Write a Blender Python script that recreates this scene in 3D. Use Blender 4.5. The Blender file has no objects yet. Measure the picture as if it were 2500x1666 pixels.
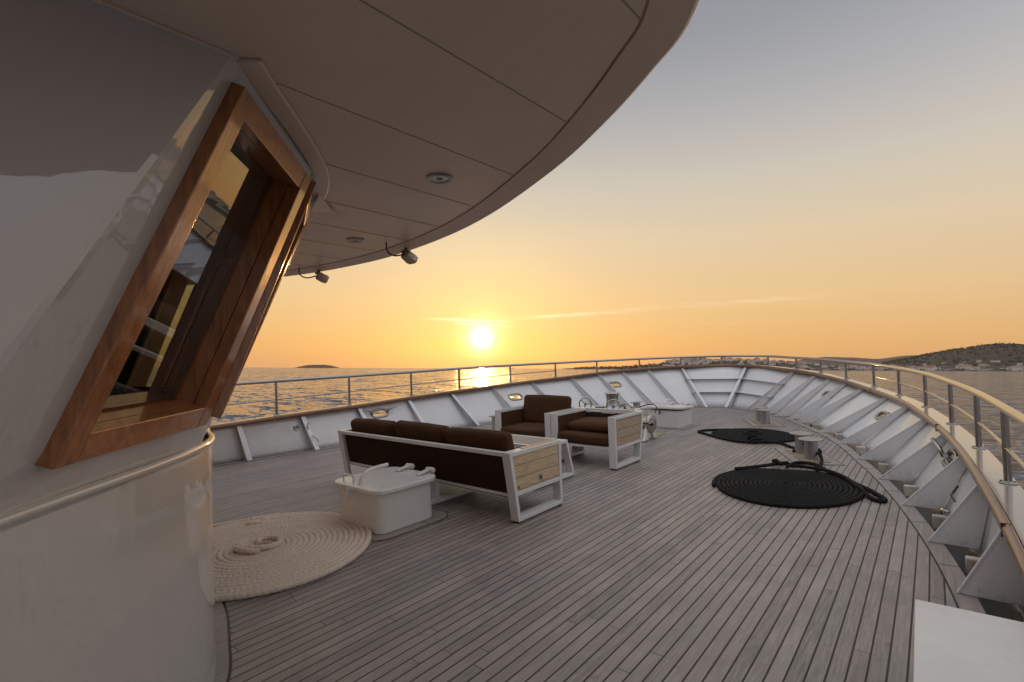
import bpy, bmesh, math, random
from mathutils import Vector, Matrix, noise
random.seed(7)
C = bpy.context.scene.collection
scene = bpy.context.scene
PI = math.pi

# ------------------------------------------------------------------ frames
# The ship is built level (x starboard, y bow, z up, metres, deck at z=0) and then
# set afloat: bow up by 2.7 degrees, deck about five metres over the water.
RM = Matrix(((0.9999488, 0.0, -0.0101170), (-0.0004771, 0.9988875, -0.0471541), (0.0101058, 0.0471565, 0.9988364)))
EYE = Vector((0.0, 0.0, 1.65))
SHIP = Matrix.Translation(Vector((0, 0, 6.5 - (RM @ EYE).z))) @ RM.to_4x4()

# ------------------------------------------------------------------ camera
cam = bpy.data.cameras.new('camera')
cam.sensor_width = 36.0
cam.lens = 36.0 * 1220.0 / 2500.0
cam.clip_start = 0.05
cam.clip_end = 80000
camo = bpy.data.objects.new('camera', cam)
C.objects.link(camo)
cr = Vector((0.76409507, 0.64418315, -0.03444988))
cd = Vector((-0.04222808, -0.00334173, -0.99910241))
cf = Vector((-0.64372006, 0.76486397, 0.02464922))
rot = Matrix((cr, -cd, -cf)).transposed().to_4x4()
camo.matrix_world = SHIP @ Matrix.Translation(EYE) @ rot
scene.camera = camo

# ------------------------------------------------------------------ world: dusk sky
SUN_AZ = math.radians(-43.64)
SUN_EL = math.radians(3.46)
sdir = Vector((math.sin(SUN_AZ) * math.cos(SUN_EL), math.cos(SUN_AZ) * math.cos(SUN_EL), math.sin(SUN_EL)))
world = bpy.data.worlds.new('World')
scene.world = world
world.use_nodes = True
nt = world.node_tree
nt.nodes.clear()


class NT:
    """small helper for wiring nodes"""
    def __init__(s, tree): s.t = tree
    def n(s, typ, ins=None, **kw):
        nd = s.t.nodes.new(typ)
        for k, v in kw.items(): setattr(nd, k, v)
        if ins:
            for k, v in ins.items():
                if hasattr(v, 'is_output') or isinstance(v, bpy.types.NodeSocket): s.t.links.new(v, nd.inputs[k])
                else: nd.inputs[k].default_value = v
        return nd
    def m(s, op, a, b=0.0, c=0.0, clamp=False):
        nd = s.n('ShaderNodeMath', {0: a, 1: b, 2: c}, operation=op)
        nd.use_clamp = clamp
        return nd.outputs[0]
    def ramp(s, fac, stops, interp='LINEAR'):
        nd = s.n('ShaderNodeValToRGB', {0: fac})
        cr_ = nd.color_ramp
        cr_.interpolation = interp
        while len(cr_.elements) > 1: cr_.elements.remove(cr_.elements[-1])
        cr_.elements[0].position = stops[0][0]
        cr_.elements[0].color = tuple(stops[0][1]) + (1,)
        for p, c in stops[1:]:
            e = cr_.elements.new(p)
            e.color = tuple(c) + (1,)
        return nd.outputs[0]
    def mix(s, fac, a, b, blend='MIX'):
        nd = s.n('ShaderNodeMix', data_type='RGBA', blend_type=blend)
        for i, v in ((0, fac), (6, a), (7, b)):
            if isinstance(v, bpy.types.NodeSocket): s.t.links.new(v, nd.inputs[i])
            else: nd.inputs[i].default_value = v if i == 0 else tuple(v) + (1,)
        return nd.outputs[2]


w = NT(nt)
tc = w.n('ShaderNodeTexCoord').outputs['Generated']
nrm = w.n('ShaderNodeVectorMath', {0: tc}, operation='NORMALIZE').outputs[0]
sep = w.n('ShaderNodeSeparateXYZ', {0: nrm})
vx, vy, vz = sep.outputs
sunv = w.n('ShaderNodeVectorMath', {0: nrm, 1: tuple(sdir)}, operation='DOT_PRODUCT').outputs['Value']
hl = w.m('SQRT', w.m('ADD', w.m('ADD', w.m('MULTIPLY', vx, vx), w.m('MULTIPLY', vy, vy)), 1e-5))
hz = w.m('DIVIDE', w.m('ADD', w.m('MULTIPLY', vx, math.sin(SUN_AZ)), w.m('MULTIPLY', vy, math.cos(SUN_AZ))), hl)
el = w.m('MAXIMUM', vz, 0.0)
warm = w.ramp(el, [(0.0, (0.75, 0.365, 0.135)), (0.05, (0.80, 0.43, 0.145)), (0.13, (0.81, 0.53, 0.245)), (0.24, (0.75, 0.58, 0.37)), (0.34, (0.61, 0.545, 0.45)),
                   (0.44, (0.44, 0.425, 0.425)), (0.545, (0.305, 0.310, 0.335)), (0.66, (0.24, 0.255, 0.29)), (0.78, (0.76, 0.77, 0.82)), (1.0, (1.05, 1.05, 1.10))])  # overhead stops, out of view, raised well above the visible sky to brighten the deck
cool = w.ramp(el, [(0.0, (0.46, 0.36, 0.34)), (0.12, (0.50, 0.43, 0.43)), (0.3, (0.64, 0.61, 0.63)), (0.6, (0.70, 0.71, 0.77)), (1.0, (1.05, 1.05, 1.10))])  # sky behind the camera, unseen, brightened as added fill for the deck
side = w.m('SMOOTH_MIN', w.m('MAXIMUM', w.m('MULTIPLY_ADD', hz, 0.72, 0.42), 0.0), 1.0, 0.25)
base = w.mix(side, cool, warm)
# glow round the sun
g1 = w.m('POWER', w.m('MAXIMUM', sunv, 0.0), 90.0)
g2 = w.m('POWER', w.m('MAXIMUM', sunv, 0.0), 1100.0)
g0 = w.m('POWER', w.m('MAXIMUM', sunv, 0.0), 14.0)
base = w.mix(1.0, base, w.mix(g0, (0, 0, 0), (0.02, 0.015, 0.0)), 'ADD')
base = w.mix(1.0, base, w.mix(g1, (0, 0, 0), (0.10, 0.12, 0.02)), 'ADD')
base = w.mix(1.0, base, w.mix(g2, (0, 0, 0), (0.35, 0.42, 0.22)), 'ADD')
g3 = w.m('POWER', w.m('MAXIMUM', sunv, 0.0), 3600.0)
base = w.mix(1.0, base, w.mix(g3, (0, 0, 0), (1.3, 1.2, 0.9)), 'ADD')
# thin cirrus streaks just over the sun and to its right
azv = w.m('ARCTAN2', vx, vy)
elv = w.m('DIVIDE', vz, hl)


def streak(az0, az1, e0, slope, thick, soft, seed, gain):
    a = w.m('SUBTRACT', azv, (az0 + az1) / 2)
    along = w.m('SUBTRACT', 1.0, w.m('POWER', w.m('DIVIDE', w.m('ABSOLUTE', a), (az1 - az0) / 2), 2.0), clamp=True)
    wob = w.n('ShaderNodeTexNoise', {'Vector': w.n('ShaderNodeCombineXYZ', {0: w.m('MULTIPLY', azv, 22.0), 1: w.m('MULTIPLY', elv, 330.0), 2: seed}).outputs[0],
                                     'Scale': 1.0, 'Detail': 4.0, 'Roughness': 0.55}).outputs[0]
    c0 = w.m('MULTIPLY_ADD', a, slope, e0)
    d = w.m('DIVIDE', w.m('SUBTRACT', elv, w.m('ADD', c0, w.m('MULTIPLY', w.m('SUBTRACT', wob, 0.5), soft))), thick)
    band = w.m('EXPONENT', w.m('MULTIPLY', w.m('MULTIPLY', d, d), -1.0))
    tex = w.m('MULTIPLY_ADD', wob, 3.2, -1.1, clamp=True)
    return w.m('MULTIPLY', w.m('MULTIPLY', w.m('MULTIPLY', band, along), tex), gain)


R = math.radians
st = streak(R(-50.5), R(-39.5), 0.0945, -0.03, 0.0022, 0.008, 1.3, 1.5)
st = w.m('ADD', st, streak(R(-47.0), R(-39.5), 0.0855, -0.05, 0.0022, 0.006, 8.3, 1.7))
st = w.m('ADD', st, streak(R(-41), R(-24), 0.107, 0.055, 0.0034, 0.012, 4.1, 1.1))
st = w.m('ADD', st, streak(R(-28), R(-5), 0.121, 0.02, 0.0045, 0.016, 6.7, 0.50))
st = w.m('ADD', st, streak(R(-23), R(-12), 0.082, 0.0, 0.0012, 0.004, 9.7, 0.18))
near = w.m('POWER', w.m('MAXIMUM', sunv, 0.0), 120.0)
cloudc = w.mix(near, (1.02, 0.74, 0.43), (1.6, 1.4, 0.8))
base = w.mix(w.m('MINIMUM', st, 0.9), base, cloudc)
# the sun itself (with the bloom a low sun has)
disc = w.n('ShaderNodeMapRange', {0: sunv, 1: math.cos(R(1.3)), 2: math.cos(R(0.85)), 3: 0.0, 4: 1.0}, interpolation_type='SMOOTHSTEP').outputs[0]
base = w.mix(1.0, base, w.mix(disc, (0, 0, 0), (4.0, 3.0, 1.7)), 'ADD')
# below the horizon: dim water-like tone
below = w.m('LESS_THAN', vz, -0.002)
base = w.mix(below, base, (0.16, 0.13, 0.12))
sky = w.n('ShaderNodeTexSky', sky_type='NISHITA', sun_disc=False, sun_elevation=SUN_EL, sun_rotation=SUN_AZ)
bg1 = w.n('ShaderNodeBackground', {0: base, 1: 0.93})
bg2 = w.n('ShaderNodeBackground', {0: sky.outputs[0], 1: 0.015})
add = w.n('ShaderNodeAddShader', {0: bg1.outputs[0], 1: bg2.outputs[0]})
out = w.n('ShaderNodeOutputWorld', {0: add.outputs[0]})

# ------------------------------------------------------------------ sun lamp, exposure
sl = bpy.data.lights.new('sun', 'SUN')
sl.energy = 1.0
sl.angle = R(0.6)
sl.color = (1.0, 0.47, 0.14)
so = bpy.data.objects.new('sun', sl)
C.objects.link(so)
so.rotation_mode = 'QUATERNION'
so.rotation_quaternion = sdir.to_track_quat('Z', 'Y')
vs = scene.view_settings
vs.view_transform = 'Standard'
vs.look = 'None'
vs.exposure = 0.06
vs.gamma = 1.0
vs.use_curve_mapping = False
scene.cycles.max_bounces = 8

# ================================================================== materials
MATS = {}


def material(name, color=(0.8, 0.8, 0.8), rough=0.5, metal=0.0, coat=0.0, spec=0.5, fn=None):
    if name in MATS: return MATS[name]
    m_ = bpy.data.materials.new(name)
    m_.use_nodes = True
    t = m_.node_tree
    b = t.nodes['Principled BSDF']
    b.inputs['Base Color'].default_value = tuple(color) + (1,)
    b.inputs['Roughness'].default_value = rough
    b.inputs['Metallic'].default_value = metal
    b.inputs['Coat Weight'].default_value = coat
    b.inputs['Coat Roughness'].default_value = 0.03 if coat > 0.95 else 0.08
    b.inputs['Specular IOR Level'].default_value = spec
    if fn: fn(NT(t), b, m_)
    MATS[name] = m_
    return m_


def setc(h, b, key, sock): h.t.links.new(sock, b.inputs[key])


def coord(h, kind='Object', scale=(1, 1, 1), rot=(0, 0, 0)):
    tcn = h.n('ShaderNodeTexCoord').outputs[kind]
    return h.n('ShaderNodeMapping', {0: tcn, 'Scale': scale, 'Rotation': rot}).outputs[0]


def noise_(h, vec, scale, detail=4.0, rough=0.55):
    return h.n('ShaderNodeTexNoise', {'Vector': vec, 'Scale': scale, 'Detail': detail, 'Roughness': rough}).outputs[0]


def bump(h, b, height, dist=0.002, strength=1.0):
    bn = h.n('ShaderNodeBump', {'Height': height, 'Distance': dist, 'Strength': strength})
    h.t.links.new(bn.outputs[0], b.inputs['Normal'])
    return bn


def f_deck(h, b, m_):
    co = coord(h)
    s = h.n('ShaderNodeSeparateXYZ', {0: co})
    W = 0.0775
    u = h.m('DIVIDE', h.m('ADD', s.outputs[0], 40.0), W)
    pid = h.m('FLOOR', u)
    fu = h.m('SUBTRACT', u, pid)
    rnd = h.n('ShaderNodeTexWhiteNoise', {'W': pid}, noise_dimensions='1D').outputs['Value']
    L = 2.35
    v = h.m('DIVIDE', h.m('ADD', h.m('ADD', s.outputs[1], 50.0), h.m('MULTIPLY', rnd, 17.0)), L)
    bid = h.m('FLOOR', v)
    fv = h.m('SUBTRACT', v, bid)
    du = h.m('MULTIPLY', h.m('MINIMUM', fu, h.m('SUBTRACT', 1.0, fu)), W)
    dv = h.m('MULTIPLY', h.m('MINIMUM', fv, h.m('SUBTRACT', 1.0, fv)), L)
    seam = h.m('MAXIMUM', h.m('LESS_THAN', du, 0.0048), h.m('LESS_THAN', dv, 0.0022))
    rc = h.n('ShaderNodeTexWhiteNoise', {'Vector': h.n('ShaderNodeCombineXYZ', {0: pid, 1: bid, 2: 0.0}).outputs[0]}, noise_dimensions='3D')
    grain_co = h.n('ShaderNodeCombineXYZ', {0: h.m('MULTIPLY', s.outputs[0], 90.0), 1: h.m('MULTIPLY', s.outputs[1], 5.0), 2: h.m('MULTIPLY', rc.outputs[0], 40.0)}).outputs[0]
    grain = noise_(h, grain_co, 1.0, 5.0, 0.65)
    blot = noise_(h, co, 2.3, 5.0, 0.6)
    stain = noise_(h, co, 9.0, 4.0, 0.7)
    wood = h.mix(rc.outputs[0], (0.158, 0.138, 0.124), (0.305, 0.262, 0.232))
    wood = h.mix(h.m('MULTIPLY_ADD', rc.outputs['Color'], 0.9, -0.25, clamp=True), wood, (0.27, 0.205, 0.18))
    wood = h.mix(h.m('MULTIPLY_ADD', grain, 2.6, -1.05, clamp=True), wood, (0.42, 0.362, 0.320), 'MIX')
    wood = h.mix(h.m('MULTIPLY_ADD', blot, 2.4, -0.95, clamp=True), wood, h.mix(0.6, wood, (0.16, 0.145, 0.14)))
    wood = h.mix(h.m('MULTIPLY_ADD', stain, 4.0, -2.35, clamp=True), wood, (0.14, 0.10, 0.08))
    col = h.mix(seam, wood, (0.006, 0.006, 0.006))
    setc(h, b, 'Base Color', col)
    setc(h, b, 'Roughness', h.m('MULTIPLY_ADD', grain, 0.25, 0.36))
    hgt = h.m('SUBTRACT', h.m('MULTIPLY', grain, 0.35), h.m('MULTIPLY', seam, 1.0))
    bump(h, b, hgt, 0.0022)


def f_teak(dark, light, sc=1.0, axis='Y'):
    def f(h, b, m_):
        k = {'X': (3, 60, 60), 'Y': (60, 3, 60), 'Z': (60, 60, 3)}[axis]
        co = coord(h, scale=tuple(v * sc for v in k))
        g = noise_(h, co, 1.0, 5.0, 0.6)
        bl = noise_(h, coord(h), 4.0, 4.0)
        c = h.mix(h.m('MULTIPLY_ADD', g, 1.8, -0.4, clamp=True), dark, light)
        c = h.mix(h.m('MULTIPLY_ADD', bl, 1.6, -0.5, clamp=True), c, h.mix(0.45, c, dark))
        setc(h, b, 'Base Color', c)
        bump(h, b, g, 0.0008)
    return f


def f_boards(pitch, dark, light, axis='Z', joint=0.004):
    """pale furniture boards with figure, split every `pitch` metres along z"""
    def f(h, b, m_):
        co = coord(h)
        s = h.n('ShaderNodeSeparateXYZ', {0: co})
        a = s.outputs[{'X': 0, 'Y': 1, 'Z': 2}[axis]]
        u = h.m('DIVIDE', h.m('ADD', a, 20.0), pitch)
        pid = h.m('FLOOR', u)
        fu = h.m('SUBTRACT', u, pid)
        du = h.m('MULTIPLY', h.m('MINIMUM', fu, h.m('SUBTRACT', 1.0, fu)), pitch)
        r_ = h.n('ShaderNodeTexWhiteNoise', {'W': pid}, noise_dimensions='1D').outputs['Value']
        off = h.n('ShaderNodeCombineXYZ', {0: r_, 1: h.m('MULTIPLY', r_, 7.0), 2: 0.0}).outputs[0]
        v2 = h.n('ShaderNodeVectorMath', {0: co, 1: off}, operation='ADD').outputs[0]
        scl = {'Z': (9, 2.2, 22), 'X': (22, 2.2, 9), 'Y': (2.2, 22, 9)}[axis]
        mp = h.n('ShaderNodeMapping', {0: v2, 'Scale': scl}).outputs[0]
        n1 = noise_(h, mp, 0.55, 2.0, 0.5)
        rings = h.m('MULTIPLY_ADD', h.m('SINE', h.m('MULTIPLY', n1, 75.0)), 0.5, 0.5)
        fine = noise_(h, mp, 7.0, 4.0, 0.7)
        c = h.mix(h.m('MULTIPLY', rings, 0.6), light, dark)
        c = h.mix(h.m('MULTIPLY_ADD', fine, 1.3, -0.35, clamp=True), c, h.mix(0.6, c, light))
        c = h.mix(h.m('MULTIPLY', r_, 0.35), c, dark)
        sm = h.m('LESS_THAN', du, joint / 2)
        c = h.mix(sm, c, (0.02, 0.015, 0.01))
        setc(h, b, 'Base Color', c)
        bump(h, b, h.m('SUBTRACT', h.m('MULTIPLY', fine, 0.2), sm), 0.002)
    return f


def f_paint(base_c, dirt=(0.42, 0.40, 0.37), amount=0.35, wave=0.0006, wscale=7.0):
    def f(h, b, m_):
        co = coord(h)
        n1 = noise_(h, co, 2.2, 5.0, 0.6)
        n2 = noise_(h, co, 26.0, 4.0, 0.65)
        st_ = h.n('ShaderNodeMapping', {0: co, 'Scale': (7, 7, 0.9)}).outputs[0]
        n3 = noise_(h, st_, 3.0, 4.0, 0.6)
        c = h.mix(h.m('MULTIPLY', h.m('MULTIPLY_ADD', n1, 2.2, -0.75, clamp=True), amount), base_c, dirt)
        c = h.mix(h.m('MULTIPLY', h.m('MULTIPLY_ADD', n3, 4.0, -2.2, clamp=True), amount * 0.8), c, dirt)
        c = h.mix(h.m('MULTIPLY', h.m('MULTIPLY_ADD', n2, 6.0, -4.1, clamp=True), amount * 1.2), c, (0.25, 0.2, 0.16))
        setc(h, b, 'Base Color', c)
        bump(h, b, h.m('ADD', noise_(h, co, wscale, 2.0, 0.4), h.m('MULTIPLY', n2, 0.12)), wave)
    return f


def f_gel(h, b, m_):
    co = coord(h)
    n1 = noise_(h, co, 1.6, 3.0, 0.5)
    n2 = noise_(h, co, 60.0, 3.0, 0.6)
    st_ = noise_(h, h.n('ShaderNodeMapping', {0: co, 'Scale': (9, 9, 0.8)}).outputs[0], 2.0, 4.0, 0.6)
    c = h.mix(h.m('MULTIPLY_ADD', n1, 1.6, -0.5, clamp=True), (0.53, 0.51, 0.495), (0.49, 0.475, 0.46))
    c = h.mix(h.m('MULTIPLY_ADD', n2, 9.0, -6.6, clamp=True), c, (0.24, 0.20, 0.16))
    c = h.mix(h.m('MULTIPLY', h.m('MULTIPLY_ADD', st_, 5.0, -2.9, clamp=True), 0.15), c, (0.36, 0.33, 0.29))
    setc(h, b, 'Base Color', c)
    wv = h.n('ShaderNodeMapping', {0: co, 'Scale': (3.2, 3.2, 1.1)}).outputs[0]
    bn = h.n('ShaderNodeBump', {'Height': noise_(h, wv, 1.5, 2.5, 0.45), 'Distance': 0.006, 'Strength': 1.0})
    h.t.links.new(bn.outputs[0], b.inputs['Coat Normal'])
    b.inputs['Coat IOR'].default_value = 1.95
    b.inputs['Coat Roughness'].default_value = 0.015


def f_hull(h, b, m_):
    f_paint((0.74, 0.75, 0.765), dirt=(0.55, 0.54, 0.52), amount=0.28, wave=0.004, wscale=3.5)(h, b, m_)
    co = coord(h)
    old = b.inputs['Base Color'].links[0].from_socket
    v = h.n('ShaderNodeMapping', {0: co, 'Scale': (14, 14, 1.6)}).outputs[0]
    n1 = noise_(h, v, 1.0, 4.0, 0.6)
    n2 = noise_(h, co, 1.3, 3.0, 0.5)
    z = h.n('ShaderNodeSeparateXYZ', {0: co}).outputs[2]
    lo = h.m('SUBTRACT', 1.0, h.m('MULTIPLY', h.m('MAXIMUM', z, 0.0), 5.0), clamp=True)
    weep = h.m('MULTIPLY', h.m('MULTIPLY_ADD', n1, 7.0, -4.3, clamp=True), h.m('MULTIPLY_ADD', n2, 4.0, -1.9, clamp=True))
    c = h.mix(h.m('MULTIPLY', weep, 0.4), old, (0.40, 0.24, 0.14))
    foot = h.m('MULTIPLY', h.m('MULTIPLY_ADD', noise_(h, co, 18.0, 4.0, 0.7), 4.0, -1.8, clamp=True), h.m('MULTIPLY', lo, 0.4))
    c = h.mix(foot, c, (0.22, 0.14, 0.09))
    setc(h, b, 'Base Color', c)


def f_brushed(h, b, m_):
    co = coord(h)
    n1 = noise_(h, co, 30.0, 4.0, 0.6)
    setc(h, b, 'Roughness', h.m('MULTIPLY_ADD', n1, 0.22, b.inputs['Roughness'].default_value - 0.10))


def f_fabric(c1, c2):
    def f(h, b, m_):
        co = coord(h)
        n0 = noise_(h, co, 3.0, 4.0, 0.6)
        n1 = noise_(h, co, 260.0, 2.0, 0.6)
        c = h.mix(h.m('MULTIPLY_ADD', n0, 1.5, -0.3, clamp=True), c1, c2)
        c = h.mix(h.m('MULTIPLY', n1, 0.4), c, c2)
        setc(h, b, 'Base Color', c)
        bump(h, b, h.m('ADD', h.m('MULTIPLY', n0, 3.0), n1), 0.0012)
        b.inputs['Sheen Weight'].default_value = 0.04
        b.inputs['Sheen Tint'].default_value = (0.9, 0.55, 0.3, 1)
    return f


def f_rope(c1, c2, sc=120.0):
    def f(h, b, m_):
        co = coord(h)
        n0 = noise_(h, co, 6.0, 4.0)
        n1 = noise_(h, co, sc, 3.0, 0.7)
        c = h.mix(h.m('MULTIPLY_ADD', n1, 1.6, -0.3, clamp=True), c1, c2)
        c = h.mix(h.m('MULTIPLY_ADD', n0, 1.6, -0.5, clamp=True), c, h.mix(0.4, c, c1))
        setc(h, b, 'Base Color', c)
        bump(h, b, n1, 0.002)
    return f


def f_sea(h, b, m_):
    # wind waves: the surface normal wanders in several octaves, steepest in the short waves
    co = coord(h, 'Object')
    a = h.n('ShaderNodeMapping', {0: co, 'Rotation': (0, 0, 0.55), 'Scale': (0.09, 0.24, 1)}).outputs[0]
    c = h.n('ShaderNodeMapping', {0: co, 'Rotation': (0, 0, 0.35), 'Scale': (0.45, 1.1, 1)}).outputs[0]
    def slope(vec, det, rg, k):
        nz = h.n('ShaderNodeTexNoise', {'Vector': vec, 'Scale': 1.0, 'Detail': det, 'Roughness': rg}).outputs['Color']
        d = h.n('ShaderNodeVectorMath', {0: nz, 1: (0.5, 0.5, 0.5)}, operation='SUBTRACT').outputs[0]
        return h.n('ShaderNodeVectorMath', {0: d, 1: (k, k, 0.0)}, operation='MULTIPLY').outputs[0]
    z0 = h.n('ShaderNodeMapping', {0: co, 'Rotation': (0, 0, 0.45), 'Scale': (0.018, 0.05, 1)}).outputs[0]
    s0 = slope(z0, 3.0, 0.6, 0.5)
    s1 = slope(a, 3.0, 0.62, 2.6)
    s2 = slope(c, 4.0, 0.66, 3.3)
    t = h.n('ShaderNodeVectorMath', {0: s1, 1: s2}, operation='ADD').outputs[0]
    t = h.n('ShaderNodeVectorMath', {0: t, 1: s0}, operation='ADD').outputs[0]
    t = h.n('ShaderNodeVectorMath', {0: t, 1: (0.0, 0.0, 1.0)}, operation='ADD').outputs[0]
    t = h.n('ShaderNodeVectorMath', {0: t}, operation='NORMALIZE').outputs[0]
    h.t.links.new(t, b.inputs['Normal'])
    b.inputs['IOR'].default_value = 1.33


def f_hill(c1, c2, c3, sc):
    def f(h, b, m_):
        co = coord(h)
        n1 = noise_(h, co, sc, 6.0, 0.7)
        n2 = noise_(h, co, sc * 7, 5.0, 0.7)
        c = h.mix(h.m('MULTIPLY_ADD', n1, 3.0, -1.0, clamp=True), c1, c2)
        c = h.mix(h.m('MULTIPLY_ADD', n2, 5.0, -2.6, clamp=True), c, c3)
        setc(h, b, 'Base Color', c)
    return f


white_hull = material('white_hull_paint', rough=0.34, coat=0.85, fn=f_hull)
white_gel = material('white_gelcoat', rough=0.5, coat=1.0, fn=f_gel)
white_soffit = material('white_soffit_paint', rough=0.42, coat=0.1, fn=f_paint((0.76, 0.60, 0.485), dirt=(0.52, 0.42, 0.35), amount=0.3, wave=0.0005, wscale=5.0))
white_metal = material('white_powder_coat', rough=0.38, fn=f_paint((0.64, 0.64, 0.63), dirt=(0.4, 0.37, 0.33), amount=0.25, wave=0.0002))
white_box = material('white_box_paint', rough=0.32, coat=0.3, fn=f_paint((0.66, 0.64, 0.61), dirt=(0.38, 0.34, 0.29), amount=0.3, wave=0.0015, wscale=9))
cream_cap = material('cream_cap_paint', rough=0.16, coat=0.7, fn=f_paint((0.36, 0.30, 0.26), dirt=(0.28, 0.22, 0.18), amount=0.4, wave=0.0006))
varnish = material('varnished_mahogany', rough=0.28, coat=0.8, fn=f_teak((0.11, 0.022, 0.005), (0.32, 0.095, 0.022)))
varnish_z = material('varnished_mahogany_upright', rough=0.28, coat=0.85, fn=f_teak((0.15, 0.045, 0.010), (0.48, 0.185, 0.048), 0.7, 'Z'))
varnish_x = material('varnished_teak_sill', rough=0.30, coat=0.8, fn=f_teak((0.20, 0.060, 0.013), (0.54, 0.22, 0.058), 0.7, 'X'))
caprail_wood = material('rubbed_teak_rail', rough=0.34, coat=0.5, fn=f_teak((0.11, 0.047, 0.019), (0.25, 0.115, 0.05), 0.6))
deck_mat = material('teak_deck', rough=0.55, fn=f_deck)
margin_mat = material('grey_teak_margin', rough=0.55, fn=f_teak((0.21, 0.18, 0.165), (0.42, 0.36, 0.32), 0.6))
caulk = material('black_caulk', (0.012, 0.012, 0.012), rough=0.5)
gutter_mat = material('dark_gutter', rough=0.35, fn=f_paint((0.008, 0.007, 0.007), dirt=(0.03, 0.02, 0.015), amount=0.4, wave=0.002))
timber = material('painted_timber_block', rough=0.6, fn=f_paint((0.66, 0.61, 0.52), dirt=(0.12, 0.08, 0.05), amount=0.9, wave=0.002, wscale=20))
dark_timber = material('dark_wet_timber', rough=0.4, fn=f_paint((0.035, 0.02, 0.014), dirt=(0.10, 0.08, 0.06), amount=0.5, wave=0.002))
steel = material('polished_steel', (0.40, 0.385, 0.37), rough=0.12, metal=1.0)
steel_b = material('brushed_steel', (0.40, 0.39, 0.38), rough=0.34, metal=1.0, fn=f_brushed)
rust = material('rusty_joint', rough=0.7, fn=f_paint((0.46, 0.32, 0.24), dirt=(0.12, 0.05, 0.025), amount=0.9, wave=0.001, wscale=40))
soffit_line = material('soffit_seam', (0.42, 0.33, 0.27), rough=0.7)
fabric = material('brown_fabric', rough=0.9, spec=0.15, fn=f_fabric((0.043, 0.020, 0.009), (0.078, 0.036, 0.016)))
fabric_dark = material('dark_brown_fabric', rough=0.92, spec=0.1, fn=f_fabric((0.022, 0.012, 0.008), (0.038, 0.021, 0.013)))
board_mat = material('pale_furniture_boards', rough=0.55, fn=f_boards(0.1175, (0.33, 0.215, 0.11), (0.60, 0.47, 0.32)))
board_old = material('weathered_furniture_boards', rough=0.6, fn=f_boards(0.1245, (0.27, 0.195, 0.125), (0.46, 0.365, 0.265)))
arm_wood = material('armrest_plank', rough=0.38, fn=f_teak((0.30, 0.15, 0.07), (0.50, 0.29, 0.155), 0.5))
table_wood = material('grey_table_slats', rough=0.5, fn=f_boards(0.085, (0.20, 0.17, 0.15), (0.34, 0.29, 0.26), 'X', 0.006))
rubber = material('black_rubber', (0.012, 0.012, 0.012), rough=0.6)
rope_white = material('white_braided_rope', rough=0.85, fn=f_rope((0.46, 0.37, 0.29), (0.84, 0.74, 0.64)))
rope_black = material('black_braided_rope', rough=0.85, spec=0.15, fn=f_rope((0.007, 0.007, 0.007), (0.028, 0.026, 0.023), 60.0))
tan_paint = material('tan_plate_paint', rough=0.55, fn=f_paint((0.30, 0.25, 0.16), dirt=(0.2, 0.16, 0.1), amount=0.4))
grey_plastic = material('grey_plastic', (0.10, 0.10, 0.10), rough=0.4)
lamp_glass = material('frosted_lamp_glass', rough=0.2, fn=f_paint((0.75, 0.76, 0.76), amount=0.2))


def f_flood(h, b, m_):
    co = coord(h)
    s = h.n('ShaderNodeSeparateXYZ', {0: co})
    wv = h.m('SINE', h.m('MULTIPLY', h.m('ADD', s.outputs[0], h.m('MULTIPLY', noise_(h, co, 12.0), 0.06)), 420.0))
    c = h.mix(h.m('MULTIPLY_ADD', wv, 0.35, 0.5, clamp=True), (0.52, 0.42, 0.35), (0.70, 0.60, 0.52))
    setc(h, b, 'Base Color', c)
    bump(h, b, wv, 0.003)


flood_mat = material('weathered_lamp_housing', rough=0.5, fn=f_flood)
interior_mat = material('dark_wheelhouse_lining', rough=0.6, fn=f_paint((0.035, 0.028, 0.022), dirt=(0.02, 0.015, 0.01), amount=0.3))
console_mat = material('pale_console', rough=0.4, fn=f_paint((0.45, 0.42, 0.26), amount=0.2))


def f_glass(h, b, m_):
    t = h.t
    fr = h.n('ShaderNodeFresnel', {'IOR': 1.9})
    gl = h.n('ShaderNodeBsdfGlossy', {'Color': (0.95, 0.95, 0.95, 1), 'Roughness': 0.0})
    tr = h.n('ShaderNodeBsdfTransparent', {'Color': (0.55, 0.58, 0.50, 1)})
    mx = h.n('ShaderNodeMixShader', {0: h.m('MULTIPLY_ADD', fr.outputs[0], 1.3, 0.02, clamp=True), 1: tr.outputs[0], 2: gl.outputs[0]})
    t.links.new(mx.outputs[0], t.nodes['Material Output'].inputs[0])


glass_mat = material('wheelhouse_glass', fn=f_glass)
sea_mat = material('sea_water', (0.085, 0.092, 0.108), rough=0.10, spec=0.5, fn=f_sea)
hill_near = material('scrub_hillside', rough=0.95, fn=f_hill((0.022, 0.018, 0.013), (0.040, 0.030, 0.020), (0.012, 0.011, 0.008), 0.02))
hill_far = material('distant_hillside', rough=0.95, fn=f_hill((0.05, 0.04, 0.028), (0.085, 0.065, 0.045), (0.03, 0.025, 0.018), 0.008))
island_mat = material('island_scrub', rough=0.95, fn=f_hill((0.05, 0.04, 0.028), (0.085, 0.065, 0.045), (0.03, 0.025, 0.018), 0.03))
leaf_mat = material('dark_tree_leaves', rough=0.9, fn=f_hill((0.030, 0.030, 0.018), (0.055, 0.05, 0.03), (0.02, 0.02, 0.012), 0.2))
house_mats = [material('plaster_%s' % k, rough=0.8, fn=f_paint(c, amount=0.3)) for k, c in
              (('white', (0.82, 0.77, 0.70)), ('cream', (0.72, 0.60, 0.46)), ('grey', (0.50, 0.45, 0.40)), ('ochre', (0.56, 0.40, 0.26)))]
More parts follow.
